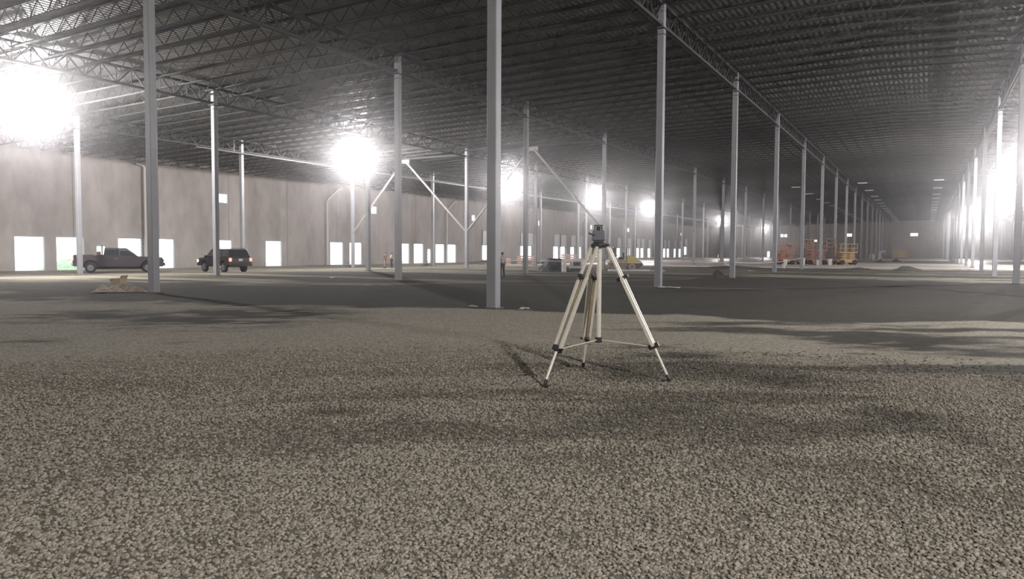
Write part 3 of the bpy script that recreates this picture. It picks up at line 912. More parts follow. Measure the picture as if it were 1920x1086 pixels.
# ---------------------------------------------------------------- tripod
def survey_tripod():
    feet = [Vector((-3.99, 8.14, 0)), Vector((-2.80, 9.30, 0)), Vector((-4.18, 9.76, 0))]
    c = Vector((-3.72, 9.19, 0)); zt = 1.72
    o = empty('survey_tripod', (c.x, c.y, 0), 0, 'pale aluminium surveying tripod with black clamps standing on the gravel', 'tripod')
    top = Vector((0, 0, zt))
    # head
    hd = MB().lathe([(0.0, zt + 0.035), (0.085, zt + 0.035), (0.095, zt + 0.02), (0.095, zt - 0.01), (0.06, zt - 0.03), (0.0, zt - 0.03)], 20)
    for i in range(3):
        d = (feet[i] - c); d.z = 0; d.normalize()
        hd.box((d.x * 0.1, d.y * 0.1, zt - 0.005), (0.07, 0.07, 0.05), math.atan2(d.y, d.x))
    hd.build('tripod_head', M_BLACK, o, bevel=0.004)
    MB().tube([(0, 0, zt), (0, 0, 0.50)], 0.03, 14).build('centre_column', M_ALU, o, smooth=True)
    MB().tube([(0, 0, 0.53), (0, 0, 0.46)], 0.045, 14).build('column_collar', M_BLACK, o)
    for i in range(3):
        d = (feet[i] - c); g = gz(feet[i].x, feet[i].y)
        dh = Vector((d.x, d.y, 0)).normalized(); side = Vector((-dh.y, dh.x, 0))
        a = Vector((dh.x * 0.115, dh.y * 0.115, zt - 0.02)); b = Vector((d.x, d.y, g + 0.02))
        P = lambda t_: a.lerp(b, t_)
        along = (b - a).normalized()
        leg = MB(); mat_ = M_ALU
        for s in (-1, 1):
            w0, w1, w2 = 0.046, 0.054, 0.042
            leg.bar(P(0.0) + side * s * w0, P(0.235) + side * s * w1, 0.028, 0.034, side=side)
            leg.bar(P(0.235) + side * s * w1, P(0.745) + side * s * w2, 0.042, 0.038, side=side)
        lo = leg.build('leg', mat_, o, bevel=0.003)
        if i == 2:
            MB().bar(P(0.22), P(0.735), 0.07, 0.022, side=side).build('leg_panel', M_ALU_SH, lo)
        else:
            MB().bar(P(0.24), P(0.74), 0.03, 0.012, side=side).build('leg_channel', M_BLACK if False else M_ALU_SH, lo)
        MB().bar(P(0.225), P(0.247), 0.16, 0.058, side=side).build('upper_clamp', M_BLACK, lo, bevel=0.004)
        k = MB().bar(P(0.728), P(0.762), 0.135, 0.062, side=side)
        k.tube([P(0.745) + side * 0.05, P(0.745) + side * 0.085], 0.014, 10)
        k.build('lower_clamp', M_BLACK, lo, bevel=0.004)
        MB().tube([P(0.74), P(0.965)], 0.0165, 12).build('lower_tube', M_ALU, lo, smooth=True)
        ft = MB().tube([P(0.955), P(0.985), P(1.012)], [0.022, 0.024, 0.006], 10)
        e = P(0.985)
        ft.box((e.x + dh.x * -0.03 + side.x * 0.0, e.y - dh.y * 0.03, g + 0.022), (0.10, 0.05, 0.012), math.atan2(dh.y, dh.x))
        ft.build('foot', M_BLACK, lo)
        MB().bar(Vector((dh.x * 0.04, dh.y * 0.04, 0.495)), P(0.75) - dh * 0.01, 0.014, 0.01).build('spreader_arm', M_ALU, o)
    # rotating laser level on the head
    q = empty('laser_level', (c.x - 0.01, c.y - 0.02, zt + 0.035), 0.45, 'grey boxy laser level mounted on the tripod head', 'laser level')
    MB().box((0, 0, 0.012), (0.13, 0.13, 0.024)).build('base_plate', M_BLACK, q, bevel=0.004)
    MB().box((0, 0, 0.09), (0.17, 0.15, 0.13), taper=0.93).build('body', mat('grey_instrument_housing', (0.10, 0.105, 0.12), 0.5), q, bevel=0.012)
    cg = MB()
    for sx, sy in ((-1, -1), (1, -1), (1, 1), (-1, 1)): cg.bar((sx * 0.05, sy * 0.045, 0.15), (sx * 0.04, sy * 0.035, 0.215), 0.012)
    cg.box((0, 0, 0.22), (0.11, 0.10, 0.014)); cg.build('head_cage', M_BLACK, q, bevel=0.003)
    MB().lathe([(0.0, 0.155), (0.028, 0.155), (0.028, 0.205), (0.0, 0.21)], 14).build('rotating_lens', M_GLASSD, q, smooth=True)
    MB().tube([(-0.05, -0.078, 0.09), (-0.13, -0.10, 0.12)], 0.009, 8).build('sighting_arm', M_BLACK, q)


survey_tripod()

# ---------------------------------------------------------------- vehicles (own x axis = forward, y = left)
def wheel(parent, x, y, r, w=0.25):
    s = 1 if y > 0 else -1
    t_ = MB().disc((0, 0, 0), r, w, 'y', 26).build('wheel', M_TYRE, parent, smooth=True, loc=(x, y, r))
    rm = MB().tube([(0, s * (w / 2 - 0.02), 0), (0, s * (w / 2 + 0.006), 0)], r * 0.6, 20)
    for k in range(5):
        a = k * 2 * PI / 5
        rm.bar((0, s * (w / 2 + 0.01), 0), (math.cos(a) * r * 0.55, s * (w / 2 + 0.012), math.sin(a) * r * 0.55), 0.05, 0.02)
    rm.build('rim', mat('dull_wheel_rim', (0.16, 0.16, 0.17), 0.5, 0.3), t_)


def arch(x, r, z0, n=8):
    return [(x + r * math.cos(PI - PI * k / n), max(z0, z0 + r * math.sin(PI * k / n))) for k in range(n + 1)]


def loft(prof_lo, hw_lo, prof_hi, hw_hi):
    """four-sided greenhouse: prof = (x_rear, x_front, z)"""
    m_ = MB(); vs = []
    for (xr, xf, z_), hw in ((prof_lo, hw_lo), (prof_hi, hw_hi)):
        vs += [(xr, -hw, z_), (xf, -hw, z_), (xf, hw, z_), (xr, hw, z_)]
    return m_.add(vs, [(0, 3, 2, 1), (4, 5, 6, 7), (0, 1, 5, 4), (1, 2, 6, 5), (2, 3, 7, 6), (3, 0, 4, 7)])


def side_window(x0, x1, x2, x3, zl, zh, hwl, hwh, s):
    e = 0.012
    return MB().add([(x0, s * (hwl + e), zl), (x1, s * (hwl + e), zl), (x2, s * (hwh + e), zh), (x3, s * (hwh + e), zh),
                     (x0, s * (hwl - 0.01), zl), (x1, s * (hwl - 0.01), zl), (x2, s * (hwh - 0.01), zh), (x3, s * (hwh - 0.01), zh)],
                    [(0, 1, 2, 3), (4, 7, 6, 5), (0, 4, 5, 1), (1, 5, 6, 2), (2, 6, 7, 3), (3, 7, 4, 0)])


def pickup(loc, rz):
    o = empty('pickup_truck', loc, rz, 'dark maroon-grey pickup truck parked before the dock doors with a lit tail lamp', 'pickup truck')
    paint = mat('dark_maroon_paint', (0.045, 0.031, 0.037), 0.35)
    Lh = 3.1; hw = 0.98
    # lower body, bed to hood
    prof = [(-Lh, 0.5)] + arch(-1.95, 0.50, 0.42) + arch(1.95, 0.50, 0.42) + [(Lh - 0.05, 0.45), (Lh, 0.95), (Lh - 0.12, 1.12), (1.25, 1.2), (-0.9, 1.2), (-0.92, 1.28), (-Lh + 0.02, 1.28)]
    MB().prism(prof, -hw, hw).build('body', paint, o, bevel=0.03)
    # open bed hollow shown by rails
    bd = MB()
    bd.box((-2.0, 0, 1.30), (2.05, 1.5, 0.02)); bd.build('bed_liner', M_BLACK, o)
    cab = loft((-1.05, 1.3, 1.19), 0.93, (-0.95, 0.5, 1.80), 0.77)
    cb = cab.build('cab', paint, o, bevel=0.05)
    for s in (-1, 1):
        side_window(-0.92, -0.02, -0.02, -0.86, 1.25, 1.70, 0.915, 0.79, s).build('side_window', M_GLASSD, cb)
        side_window(0.06, 1.1, 0.42, 0.06, 1.25, 1.70, 0.915, 0.78, s).build('side_window', M_GLASSD, cb)
    MB().add([(1.32, -0.82, 1.24), (1.32, 0.82, 1.24), (0.52, 0.68, 1.76), (0.52, -0.68, 1.76)], [(0, 1, 2, 3)]).build('windscreen', M_GLASSD, cb)
    MB().add([(-1.06, -0.75, 1.28), (-1.06, 0.75, 1.28), (-0.99, 0.66, 1.72), (-0.99, -0.66, 1.72)], [(0, 1, 2, 3)]).build('rear_window', M_GLASSD, cb)
    for x in (-1.95, 1.95):
        for y in (-0.85, 0.85): wheel(o, x, y, 0.37)
    MB().box((-1.95, 0, 0.68), (1.04, 1.42, 0.6)).box((1.95, 0, 0.68), (1.04, 1.42, 0.6)).box((0, 0, 0.36), (4.6, 1.2, 0.22)).build('wheel_wells', M_BLACK, o)
    MB().box((-Lh - 0.04, 0, 0.62), (0.12, 1.9, 0.2)).build('rear_bumper', M_STEEL, o, bevel=0.02)
    MB().box((Lh + 0.03, 0, 0.62), (0.14, 1.92, 0.24)).build('front_bumper', M_BLACK, o, bevel=0.03)
    MB().box((-Lh - 0.012, 0, 0.98), (0.03, 1.5, 0.5)).build('tailgate', paint, o, bevel=0.01)
    for s in (-1, 1):
        MB().box((-Lh + 0.02, s * 0.89, 1.05), (0.12, 0.17, 0.32)).build('tail_light', M_TAIL, o, bevel=0.01)
        MB().box((Lh - 0.03, s * 0.78, 0.9), (0.1, 0.3, 0.2)).build('headlight', mat('headlamp_glass', (0.6, 0.6, 0.6), 0.1), o, bevel=0.01)
        MB().box((1.0, s * 1.07, 1.28), (0.1, 0.2, 0.18)).build('side_mirror', M_BLACK, o, bevel=0.02)
        MB().box((-0.25, s * (hw + 0.008), 1.02), (0.16, 0.02, 0.04)).build('door_handle', M_STEEL, o)
    rk = MB()
    for s in (-1, 1):
        rk.bar((-1.15, s * 0.85, 1.25), (-1.15, s * 0.85, 1.98), 0.06)
    for zz in (1.98, 1.75, 1.5): rk.bar((-1.15, -0.85, zz), (-1.15, 0.85, zz), 0.05)
    rk.build('headache_rack', M_BLACK, o)
    MB().box((-1.48, 0, 1.38), (0.5, 1.8, 0.3)).build('tool_box', mat('tan_tool_box', (0.3, 0.24, 0.2), 0.6), o, bevel=0.02)
    MB().box((-Lh - 0.035, 0, 0.82), (0.01, 0.32, 0.16)).build('license_plate', M_WHITE, o)
    return o


def suv(loc, rz):
    o = empty('sport_utility_vehicle', loc, rz, 'black sport utility vehicle with lit red tail lamps parked by the dock wall', 'suv')
    paint = mat('black_car_paint', (0.022, 0.018, 0.02), 0.3)
    Lh = 2.5; hw = 0.97
    prof = [(-Lh, 0.6)] + arch(-1.5, 0.46, 0.5) + arch(1.5, 0.46, 0.5) + [(Lh - 0.05, 0.52), (Lh, 0.92), (Lh - 0.15, 1.1), (1.2, 1.2), (-Lh + 0.03, 1.2)]
    MB().prism(prof, -hw, hw).build('body', paint, o, bevel=0.04)
    cb = loft((-Lh + 0.05, 1.35, 1.19), 0.93, (-Lh + 0.35, 0.62, 1.86), 0.76).build('cabin', paint, o, bevel=0.06)
    for s in (-1, 1):
        for a_, b_, c_, d_ in ((-2.2, -1.25, -1.25, -2.05), (-1.15, -0.1, -0.1, -1.15), (0.0, 1.1, 0.55, 0.0)):
            side_window(a_, b_, c_, d_, 1.26, 1.74, 0.915, 0.79, s).build('side_window', M_GLASSD, cb)
    MB().add([(1.33, -0.82, 1.24), (1.33, 0.82, 1.24), (0.68, 0.69, 1.8), (0.68, -0.69, 1.8)], [(0, 1, 2, 3)]).build('windscreen', M_GLASSD, cb)
    MB().add([(-Lh + 0.06, -0.78, 1.27), (-Lh + 0.06, 0.78, 1.27), (-Lh + 0.28, 0.68, 1.76), (-Lh + 0.28, -0.68, 1.76)], [(0, 1, 2, 3)]).build('rear_window', M_GLASSD, cb)
    rr2 = MB()
    for s in (-1, 1): rr2.tube([(-1.9, s * 0.68, 1.87), (-1.8, s * 0.68, 1.93), (0.2, s * 0.68, 1.93), (0.3, s * 0.68, 1.87)], 0.02, 6)
    rr2.build('roof_rail', M_BLACK, cb)
    for x in (-1.5, 1.5):
        for y in (-0.84, 0.84): wheel(o, x, y, 0.39)
    MB().box((-1.5, 0, 0.68), (0.96, 1.4, 0.5)).box((1.5, 0, 0.68), (0.96, 1.4, 0.5)).build('wheel_wells', M_BLACK, o)
    MB().box((-Lh - 0.05, 0, 0.62), (0.16, 1.9, 0.22)).build('rear_bumper', M_BLACK, o, bevel=0.03)
    MB().box((Lh + 0.02, 0, 0.62), (0.16, 1.9, 0.24)).build('front_bumper', M_BLACK, o, bevel=0.03)
    for s in (-1, 1):
        MB().box((-Lh + 0.01, s * 0.88, 1.02), (0.12, 0.18, 0.26)).build('tail_light', M_TAIL, o, bevel=0.01)
        MB().box((Lh - 0.06, s * 0.82, 0.9), (0.22, 0.32, 0.2)).build('headlight', M_HEAD, o, bevel=0.02)
        MB().box((1.0, s * 1.06, 1.26), (0.1, 0.2, 0.17)).build('side_mirror', M_BLACK, o, bevel=0.02)
    MB().box((-Lh - 0.02, 0, 1.0), (0.02, 0.34, 0.17)).build('license_plate', M_WHITE, o)
    return o


YAWR = YAW            # image-right direction has this heading
pk = Vector((-59.6, 40.4)); pk_o = pickup((pk.x, pk.y, gz(*pk)), YAWR + math.radians(29)); pk_o.scale = (1.08, 1.08, 1.14)
sv = Vector((-50.3, 43.3)); suv((sv.x, sv.y, gz(*sv)), YAWR + PI - math.radians(40))

# ---------------------------------------------------------------- people
def person(loc, rz, label, h, shirt, pants, hair, pose='stand', skin=(0.35, 0.22, 0.16)):
    o = empty('person', loc, rz, label, 'person')
    k = h / 1.75
    # x forward, y left
    lean = 0.10 if pose == 'lean' else 0.0
    arm_fwd = {'stand': 0.05, 'reach': 0.32, 'lean': 0.18}[pose]

    def skin_mesh(name, chains, m_, sub=2):
        bm = bmesh.new(); lay = bm.verts.layers.skin.verify(); seen = {}
        first = True
        for ch in chains:
            prev = None
            for (p, r) in ch:
                key = tuple(round(c_, 4) for c_ in p)
                if key not in seen:
                    v = bm.verts.new([c_ * k for c_ in p]); v[lay].radius = (r[0] * k, r[1] * k) if isinstance(r, tuple) else (r * k, r * k)
                    if first: v[lay].use_root = True; first = False
                    seen[key] = v
                v = seen[key]
                if prev is not None and bm.edges.get((prev, v)) is None: bm.edges.new((prev, v))
                prev = v
        me_ = bpy.data.meshes.new(name); bm.to_mesh(me_); bm.free(); me_.materials.append(m_)
        q = bpy.data.objects.new(name, me_); COL.objects.link(q); q.parent = o
        sk = q.modifiers.new('skin', 'SKIN'); sk.use_smooth_shade = True
        ss = q.modifiers.new('sub', 'SUBSURF'); ss.levels = sub; ss.render_levels = sub
        return q
    L_ = lambda z_: lean * max(0, (z_ - 0.95)) * 2.2
    pel = (0, 0, 0.95); che = (L_(1.25), 0, 1.28); nk = (L_(1.45), 0, 1.47)
    hd = (L_(1.6) + 0.01, 0, 1.60); ht = (L_(1.7) + 0.01, 0, 1.69)
    chains = [[(pel, 0.12), ((L_(1.1), 0, 1.1), 0.115), (che, 0.13), ((L_(1.4), 0, 1.40), 0.10), (nk, 0.055), ((L_(1.52), 0, 1.53), 0.06), (hd, (0.085, 0.095)), (ht, 0.07)]]
    arms = []; legs = []
    for s in (-1, 1):
        sh = (L_(1.4), s * 0.18, 1.40); el = (L_(1.15) + arm_fwd * 0.35, s * 0.24, 1.13); wr = (L_(0.95) + arm_fwd, s * (0.25 if pose == 'stand' else 0.14), 0.90 + arm_fwd * 0.55)
        arms.append([((L_(1.4), 0, 1.40), 0.10), (sh, 0.06), (el, 0.045), (wr, 0.03)])
        chains.append(arms[-1] + [((wr[0] + 0.03, wr[1], wr[2] - 0.06), (0.035, 0.02))])
        pm = (wr[0] + 0.03, wr[1], wr[2] - 0.06)
        for f_ in range(4):
            q0 = (pm[0] + (f_ - 1.5) * 0.018, pm[1], pm[2] - 0.045); ln = (0.055, 0.07, 0.066, 0.05)[f_]
            chains.append([(pm, (0.035, 0.02)), (q0, 0.009), ((q0[0] + 0.01, q0[1] - s * 0.006, q0[2] - ln), 0.007)])
        chains.append([(pm, (0.035, 0.02)), ((pm[0] + 0.045, pm[1] - s * 0.01, pm[2] - 0.015), 0.009), ((pm[0] + 0.06, pm[1] - s * 0.012, pm[2] - 0.05), 0.008)])
        hip = (0, s * 0.09, 0.90); kn = (0.03 + 0.02 * s, s * 0.11, 0.50); an = (-0.02 + 0.04 * s, s * 0.12, 0.09)
        legs.append([(pel, 0.12), (hip, 0.085), (kn, 0.058), (an, 0.04)])
        chains.append(legs[-1] + [((an[0] + 0.1, an[1], 0.04), 0.035)])
    skm = mat('skin_%d' % int(skin[0] * 100), skin, 0.6)
    skin_mesh('body', chains, skm)
    P_ = lambda ch, e: [(p, tuple(x_ + e for x_ in r) if isinstance(r, tuple) else r + e) for p, r in ch]
    skin_mesh('shirt', [P_([((0, 0, 0.93), 0.12), ((L_(1.1), 0, 1.1), 0.115), (che, 0.13), ((L_(1.4), 0, 1.40), 0.10)], 0.03)] + [P_(a_[:3], 0.022) for a_ in arms], shirt)
    skin_mesh('trousers', [P_(l_, 0.022) for l_ in legs], pants)
    sh_ = MB()
    for l_ in legs:
        an = l_[-1][0]; sh_.box(((an[0] + 0.05) * k, an[1] * k, 0.045 * k), (0.28 * k, 0.11 * k, 0.09 * k))
    sh_.build('shoes', M_BLACK, o, bevel=0.02)
    # hair cap
    bm = bmesh.new(); bmesh.ops.create_icosphere(bm, subdivisions=3, radius=1)
    for v in bm.verts:
        v.co = Vector((v.co.x * 0.108 - 0.012, v.co.y * 0.098, max(v.co.z, -0.25 if v.co.x < 0 else 0.25) * 0.125)) * k + Vector((hd[0], 0, hd[2] + 0.03)) * k
    me_ = bpy.data.meshes.new('hair'); bm.to_mesh(me_); bm.free(); me_.materials.append(hair)
    q = bpy.data.objects.new('hair', me_); COL.objects.link(q); q.parent = o
    # face: nose, eyes, mouth, ears
    fc = MB(); fx_ = hd[0] + 0.095
    fc.box((fx_ * k, 0, 1.585 * k), (0.035 * k, 0.028 * k, 0.05 * k), 0, 0.5)
    for s in (-1, 1): fc.box((hd[0] * k, s * 0.098 * k, 1.595 * k), (0.045 * k, 0.02 * k, 0.06 * k))
    fc.build('nose_and_ears', skm, o, bevel=0.004)
    ey = MB()
    for s in (-1, 1): ey.box(((fx_ - 0.008) * k, s * 0.033 * k, 1.61 * k), (0.012 * k, 0.026 * k, 0.012 * k))
    ey.box(((fx_ - 0.008) * k, 0, 1.54 * k), (0.012 * k, 0.045 * k, 0.01 * k))
    ey.build('eyes_and_mouth', M_BLACK, o)
    return o


M_SH1 = mat('pale_work_shirt', (0.50, 0.44, 0.43), 0.85); M_SH2 = mat('yellow_vest_over_white', (0.60, 0.52, 0.32), 0.85)
M_SH3 = mat('dark_maroon_shirt', (0.13, 0.075, 0.065), 0.85); M_PA = mat('dark_trousers', (0.035, 0.032, 0.03), 0.85); M_PA2 = mat('tan_trousers', (0.3, 0.22, 0.16), 0.85)
M_HAIR = mat('dark_hair', (0.02, 0.015, 0.012), 0.7)
person((-23.74, 42.3, gz(-23.74, 42.3)), YAW + PI / 2 + 0.5, 'person in a pale shirt and dark trousers walking beside the thick column', 1.60, M_SH1, M_PA, M_HAIR, 'stand')
person((-47.9, 62.3, gz(-47.9, 62.3)), YAW + PI, 'person in a yellowish vest and dark trousers standing before the dock wall', 1.55, M_SH2, M_PA, M_HAIR, 'reach')
person((-48.5, 61.9, gz(-48.5, 61.9)), YAW + 0.2, 'person in dark reddish clothes leaning forward before the dock wall', 1.60, M_SH3, M_PA2, M_HAIR, 'lean')

# ---------------------------------------------------------------- machines and materials in the distance
def roller(loc, rz):
    o = empty('ride_on_roller', loc, rz, 'yellow ride-on compactor with a sloping hood and dark canopy parked past the tripod', 'roller')
    MB().prism([(0.15, 0.62), (0.15, 1.30), (0.45, 1.36), (0.85, 1.18), (1.42, 0.78), (1.5, 0.62)], -0.55, 0.55).build('hood', M_YEL, o, bevel=0.04)
    MB().prism([(0.2, 0.62), (1.55, 0.62), (1.55, 0.5), (1.15, 0.18), (0.2, 0.18)], -0.5, 0.5).build('counterweight', mat('dark_chassis', (0.06, 0.05, 0.045), 0.6), o, bevel=0.02)
    MB().prism([(-1.45, 0.3), (-1.5, 0.62), (-1.3, 0.86), (0.2, 0.86), (0.2, 0.35), (-0.2, 0.3)], -0.5, 0.5).build('chassis', mat('tan_dusty_frame', (0.26, 0.2, 0.12), 0.7), o, bevel=0.02)
    MB().bar((-1.5, 0, 0.92), (0.6, 0, 0.92), 1.06, 0.06).build('deck_rail', M_AMBER, o)
    for y in (-0.55, 0.55):
        w_ = MB().disc((0, 0, 0), 0.33, 0.2, 'y', 24).build('wheel', mat('dusty_tyre', (0.30, 0.26, 0.22), 0.9), o, smooth=True, loc=(0.55, y, 0.33))
        MB().disc((0, 0, 0), 0.1, 0.24, 'y', 14).build('hub', M_BLACK, w_)
    MB().disc((-1.05, 0, 0.36), 0.36, 1.0, 'y', 26).build('drum', M_STEEL, o, smooth=True)
    MB().box((-0.35, 0, 1.05), (0.45, 0.5, 0.3)).box((-0.15, 0, 1.35), (0.1, 0.5, 0.5)).build('seat', M_BLACK, o, bevel=0.03)
    c = MB()
    for x in (-0.95, 0.25):
        for y in (-0.5, 0.5): c.bar((x, y, 0.85), (x, y, 2.0), 0.09)
    c.build('canopy_post', mat('purple_grey_post', (0.09, 0.075, 0.11), 0.6), o)
    MB().box((-0.35, 0, 2.04), (1.5, 1.2, 0.08)).build('canopy_roof', M_AMBER, o, bevel=0.02)
    MB().tube([(-0.95, 0.0, 0.9), (-0.8, 0, 1.3)], 0.03, 8).tube([(-0.95, -0.15, 1.28), (-0.65, 0.15, 1.32)], 0.02, 8).build('steering_column', M_BLACK, o)


roller((-23.85, 65.0, gz(-23.85, 65)), YAW)


def heap(name, loc, rx, ry, h, m_, label, cat, seed=1, name_kind=None, n=22):
    mb = MB()
    for i in range(n + 1):
        for j in range(n + 1):
            u, v_ = i / n * 2 - 1, j / n * 2 - 1
            r_ = math.hypot(u, v_)
            t_ = max(0.0, 1 - r_)
            nn = float(fbm(np.array([u * 2.2 + seed * 3.7]), np.array([v_ * 2.2 + seed]), seed)[0])
            z_ = h * (t_ ** 0.7) * (0.35 + 1.15 * nn) - 0.06
            mb.v.append((u * rx, v_ * ry, z_))
    for i in range(n):
        for j in range(n):
            k = i * (n + 1) + j; mb.f.append((k, k + n + 1, k + n + 2, k + 1))
    o = mb.build(name, m_, smooth=False, loc=loc)
    tag(o, label, cat)
    return o


heap('tarp_covered_pile', (-27.4, 57.6, gz(-27.4, 57.6)), 1.45, 1.45, 1.35, M_TARP, 'dark grey tarp thrown over a waist-high pile just left of the tripod head', 'covered pile', 3)
o = empty('metal_drum', (-26.0, 56.6, gz(-26.0, 56.6)), 0, 'pale upright drum standing in front of the tarp-covered pile', 'drum')
MB().lathe([(0, 0), (0.2, 0), (0.2, 0.28), (0.215, 0.29), (0.215, 0.31), (0.2, 0.32), (0.2, 0.55), (0.215, 0.56), (0.2, 0.58), (0.2, 0.85), (0, 0.85)], 18).build('barrel_shell', M_PIPE, o, smooth=True)
o = empty('generator', (-26.2, 59.6, gz(-26.2, 59.6)), YAW, 'pale grey boxy generator beside the tarp-covered pile', 'generator')
MB().box((0, 0, 0.6), (1.0, 0.8, 0.75)).build('housing', M_PIPE, o, bevel=0.05)
MB().box((0, 0, 0.12), (1.1, 0.85, 0.24)).build('skid', M_BLACK, o)
MB().box((-0.52, 0, 0.65), (0.03, 0.5, 0.4)).box((0, -0.41, 0.65), (0.6, 0.03, 0.4)).build('vent', M_BLACK, o)
MB().tube([(0.3, 0.2, 0.95), (0.3, 0.2, 1.15)], 0.04, 8).build('exhaust', M_STEEL, o)
o = empty('foam_board', (-22.6, 62.6, gz(-22.6, 62.6)), YAW + 0.02, 'long white board lying on the dirt in front of the yellow roller', 'board')
MB().box((0, 0, 0.08), (3.5, 1.0, 0.13)).build('panel', M_FOAM, o, bevel=0.01)
o2 = empty('foam_board', (-20.35, 63.6, gz(-20.35, 63.6)), YAW - 0.03, 'shorter pale board lying against the end of the long white board', 'board')
MB().box((0, 0, 0.05), (1.2, 0.7, 0.08)).build('panel', M_FOAM, o2, bevel=0.01)

heap('dirt_mound', (-11.75, 49.1, gz(-11.75, 49.1)), 0.55, 0.5, 0.6, M_DIRT, 'dark dirt mound against the foot of the column past the tripod', 'dirt mound', 5)
heap('dirt_mound', (-6.0, 84.9, gz(-6, 84.9)), 2.0, 0.8, 0.25, M_DIRT, 'dark dirt mound along the slab edge below the orange lifts', 'dirt mound', 6)
heap('dirt_mound', (-1.7, 85.2, gz(-1.7, 85.2)), 1.5, 0.8, 0.42, M_DIRT, 'pointed dark dirt mound on the slab edge at the hall axis', 'dirt mound', 8)
heap('dirt_mound', (-18.5, 85.4, gz(-18.5, 85.4)), 3.5, 0.7, 0.3, M_DIRT, 'long low dirt mound along the slab edge behind the column', 'dirt mound', 9)
for (x, y, lab, sd) in ((-6.7, 137.6, 'small dark rubble heap on the slab past the dirt mounds', 11), (-4.8, 152, 'small brownish rubble heap farther along the slab', 12)):
    heap('rubble_heap', (x, y, 0.12), 0.9, 0.9, 0.55, M_DIRT, lab, 'rubble', sd, n=12)

# ropes strung between columns
def rope(a, b, sag, label):
    a, b = Vector(a), Vector(b); n = 16
    pts = [a.lerp(b, i / n) - Vector((0, 0, sag * 4 * (i / n) * (1 - i / n))) for i in range(n + 1)]
    tag(MB().tube([p - a for p in pts], 0.022, 6).build('barrier_rope', mat('pale_rope', (0.72, 0.66, 0.6), 0.8), smooth=True, loc=a), label, 'rope', 'ropes strung between columns')


rope((-25.6, 49.35, 1.0), (-11.04, 49.35, 1.0), 0.06, 'thin pale rope strung across behind the tripod legs')
rope((-10.88, 49.52, 1.02), (-10.88, 79.65, 1.15), 0.22, 'sagging pale rope strung along the row behind the tripod towards the orange lifts')


def scissor_lift(loc, rz, label, paint, H=2.6, tall=False):
    o = empty('scissor_lift', loc, rz, label, 'scissor lift', 'machines parked on the slab')
    MB().box((0, 0, 0.5), (2.3, 1.0, 0.45)).build('chassis', paint, o, bevel=0.03)
    for x in (-0.85, 0.85):
        for y in (-0.48, 0.48):
            MB().disc((0, 0, 0), 0.33, 0.22, 'y', 18).build('wheel', M_TYRE, o, smooth=True, loc=(x, y, 0.33))
    sc = MB(); z0 = 0.75; st = (H - 1.15 - z0) / 3
    for k in range(3):
        for s in (-0.38, 0.38):
            sc.bar((-0.95, s, z0 + k * st), (0.95, s, z0 + (k + 1) * st), 0.1, 0.08); sc.bar((0.95, s, z0 + k * st), (-0.95, s, z0 + (k + 1) * st), 0.1, 0.08)
    sc.build('scissor_arms', paint, o)
    MB().box((0, 0, H - 1.1), (2.4, 1.05, 0.12)).build('platform', paint, o, bevel=0.01)
    gr_ = MB()
    for zz in (H - 0.55, H): 
        for s in (-0.5, 0.5): gr_.bar((-1.17, s, zz), (1.17, s, zz), 0.05)
        for s in (-1.17, 1.17): gr_.bar((s, -0.5, zz), (s, 0.5, zz), 0.05)
    for x in (-1.17, -0.4, 0.4, 1.17):
        for s in (-0.5, 0.5): gr_.bar((x, s, H - 1.05), (x, s, H), 0.05)
    gr_.build('guard_rail', paint, o)
    MB().box((0.95, 0.3, H - 0.25), (0.25, 0.3, 0.3)).build('control_box', M_BLACK, o)
    return o


scissor_lift((-16.3, 104.0, 0.13), YAW + 0.2, 'orange scissor lift at the near end of the machine cluster', M_ORANGE, 2.6)
scissor_lift((-14.2, 107.5, 0.13), YAW + 0.7, 'tall orange scissor lift, second of the cluster', M_ORANGE, 3.3)
scissor_lift((-12.6, 106.2, 0.13), YAW - 0.3, 'reddish orange scissor lift in the middle of the cluster', M_ORANGE, 3.0)
scissor_lift((-11.3, 109.5, 0.13), YAW + 1.2, 'orange scissor lift half hidden at the back of the cluster', M_ORANGE, 3.4)
scissor_lift((-9.2, 108.0, 0.13), YAW + 0.1, 'tan scissor lift at the far end of the machine cluster', M_AMBER, 2.7)
scissor_lift((-17.6, 112.0, 0.13), YAW + 0.4, 'reddish scissor lift parked farther back beside the first lift', M_ORANGE, 2.9)


def bucket(x, y, z_, label, h=0.7, r=0.24, m_=None, grp='white buckets on the slab'):
    o = empty('bucket', (x, y, z_), 0, label, 'bucket', grp)
    MB().lathe([(0, 0), (r * 0.85, 0), (r, h), (r * 1.05, h), (r * 1.05, h - 0.05), (0, h - 0.05)], 14).build('pail', m_ or M_PIPE, o, smooth=True)
    MB().lathe([(0, h), (r * 1.07, h), (r * 1.07, h + 0.03), (0, h + 0.04)], 14).build('lid', M_WHITE, o)


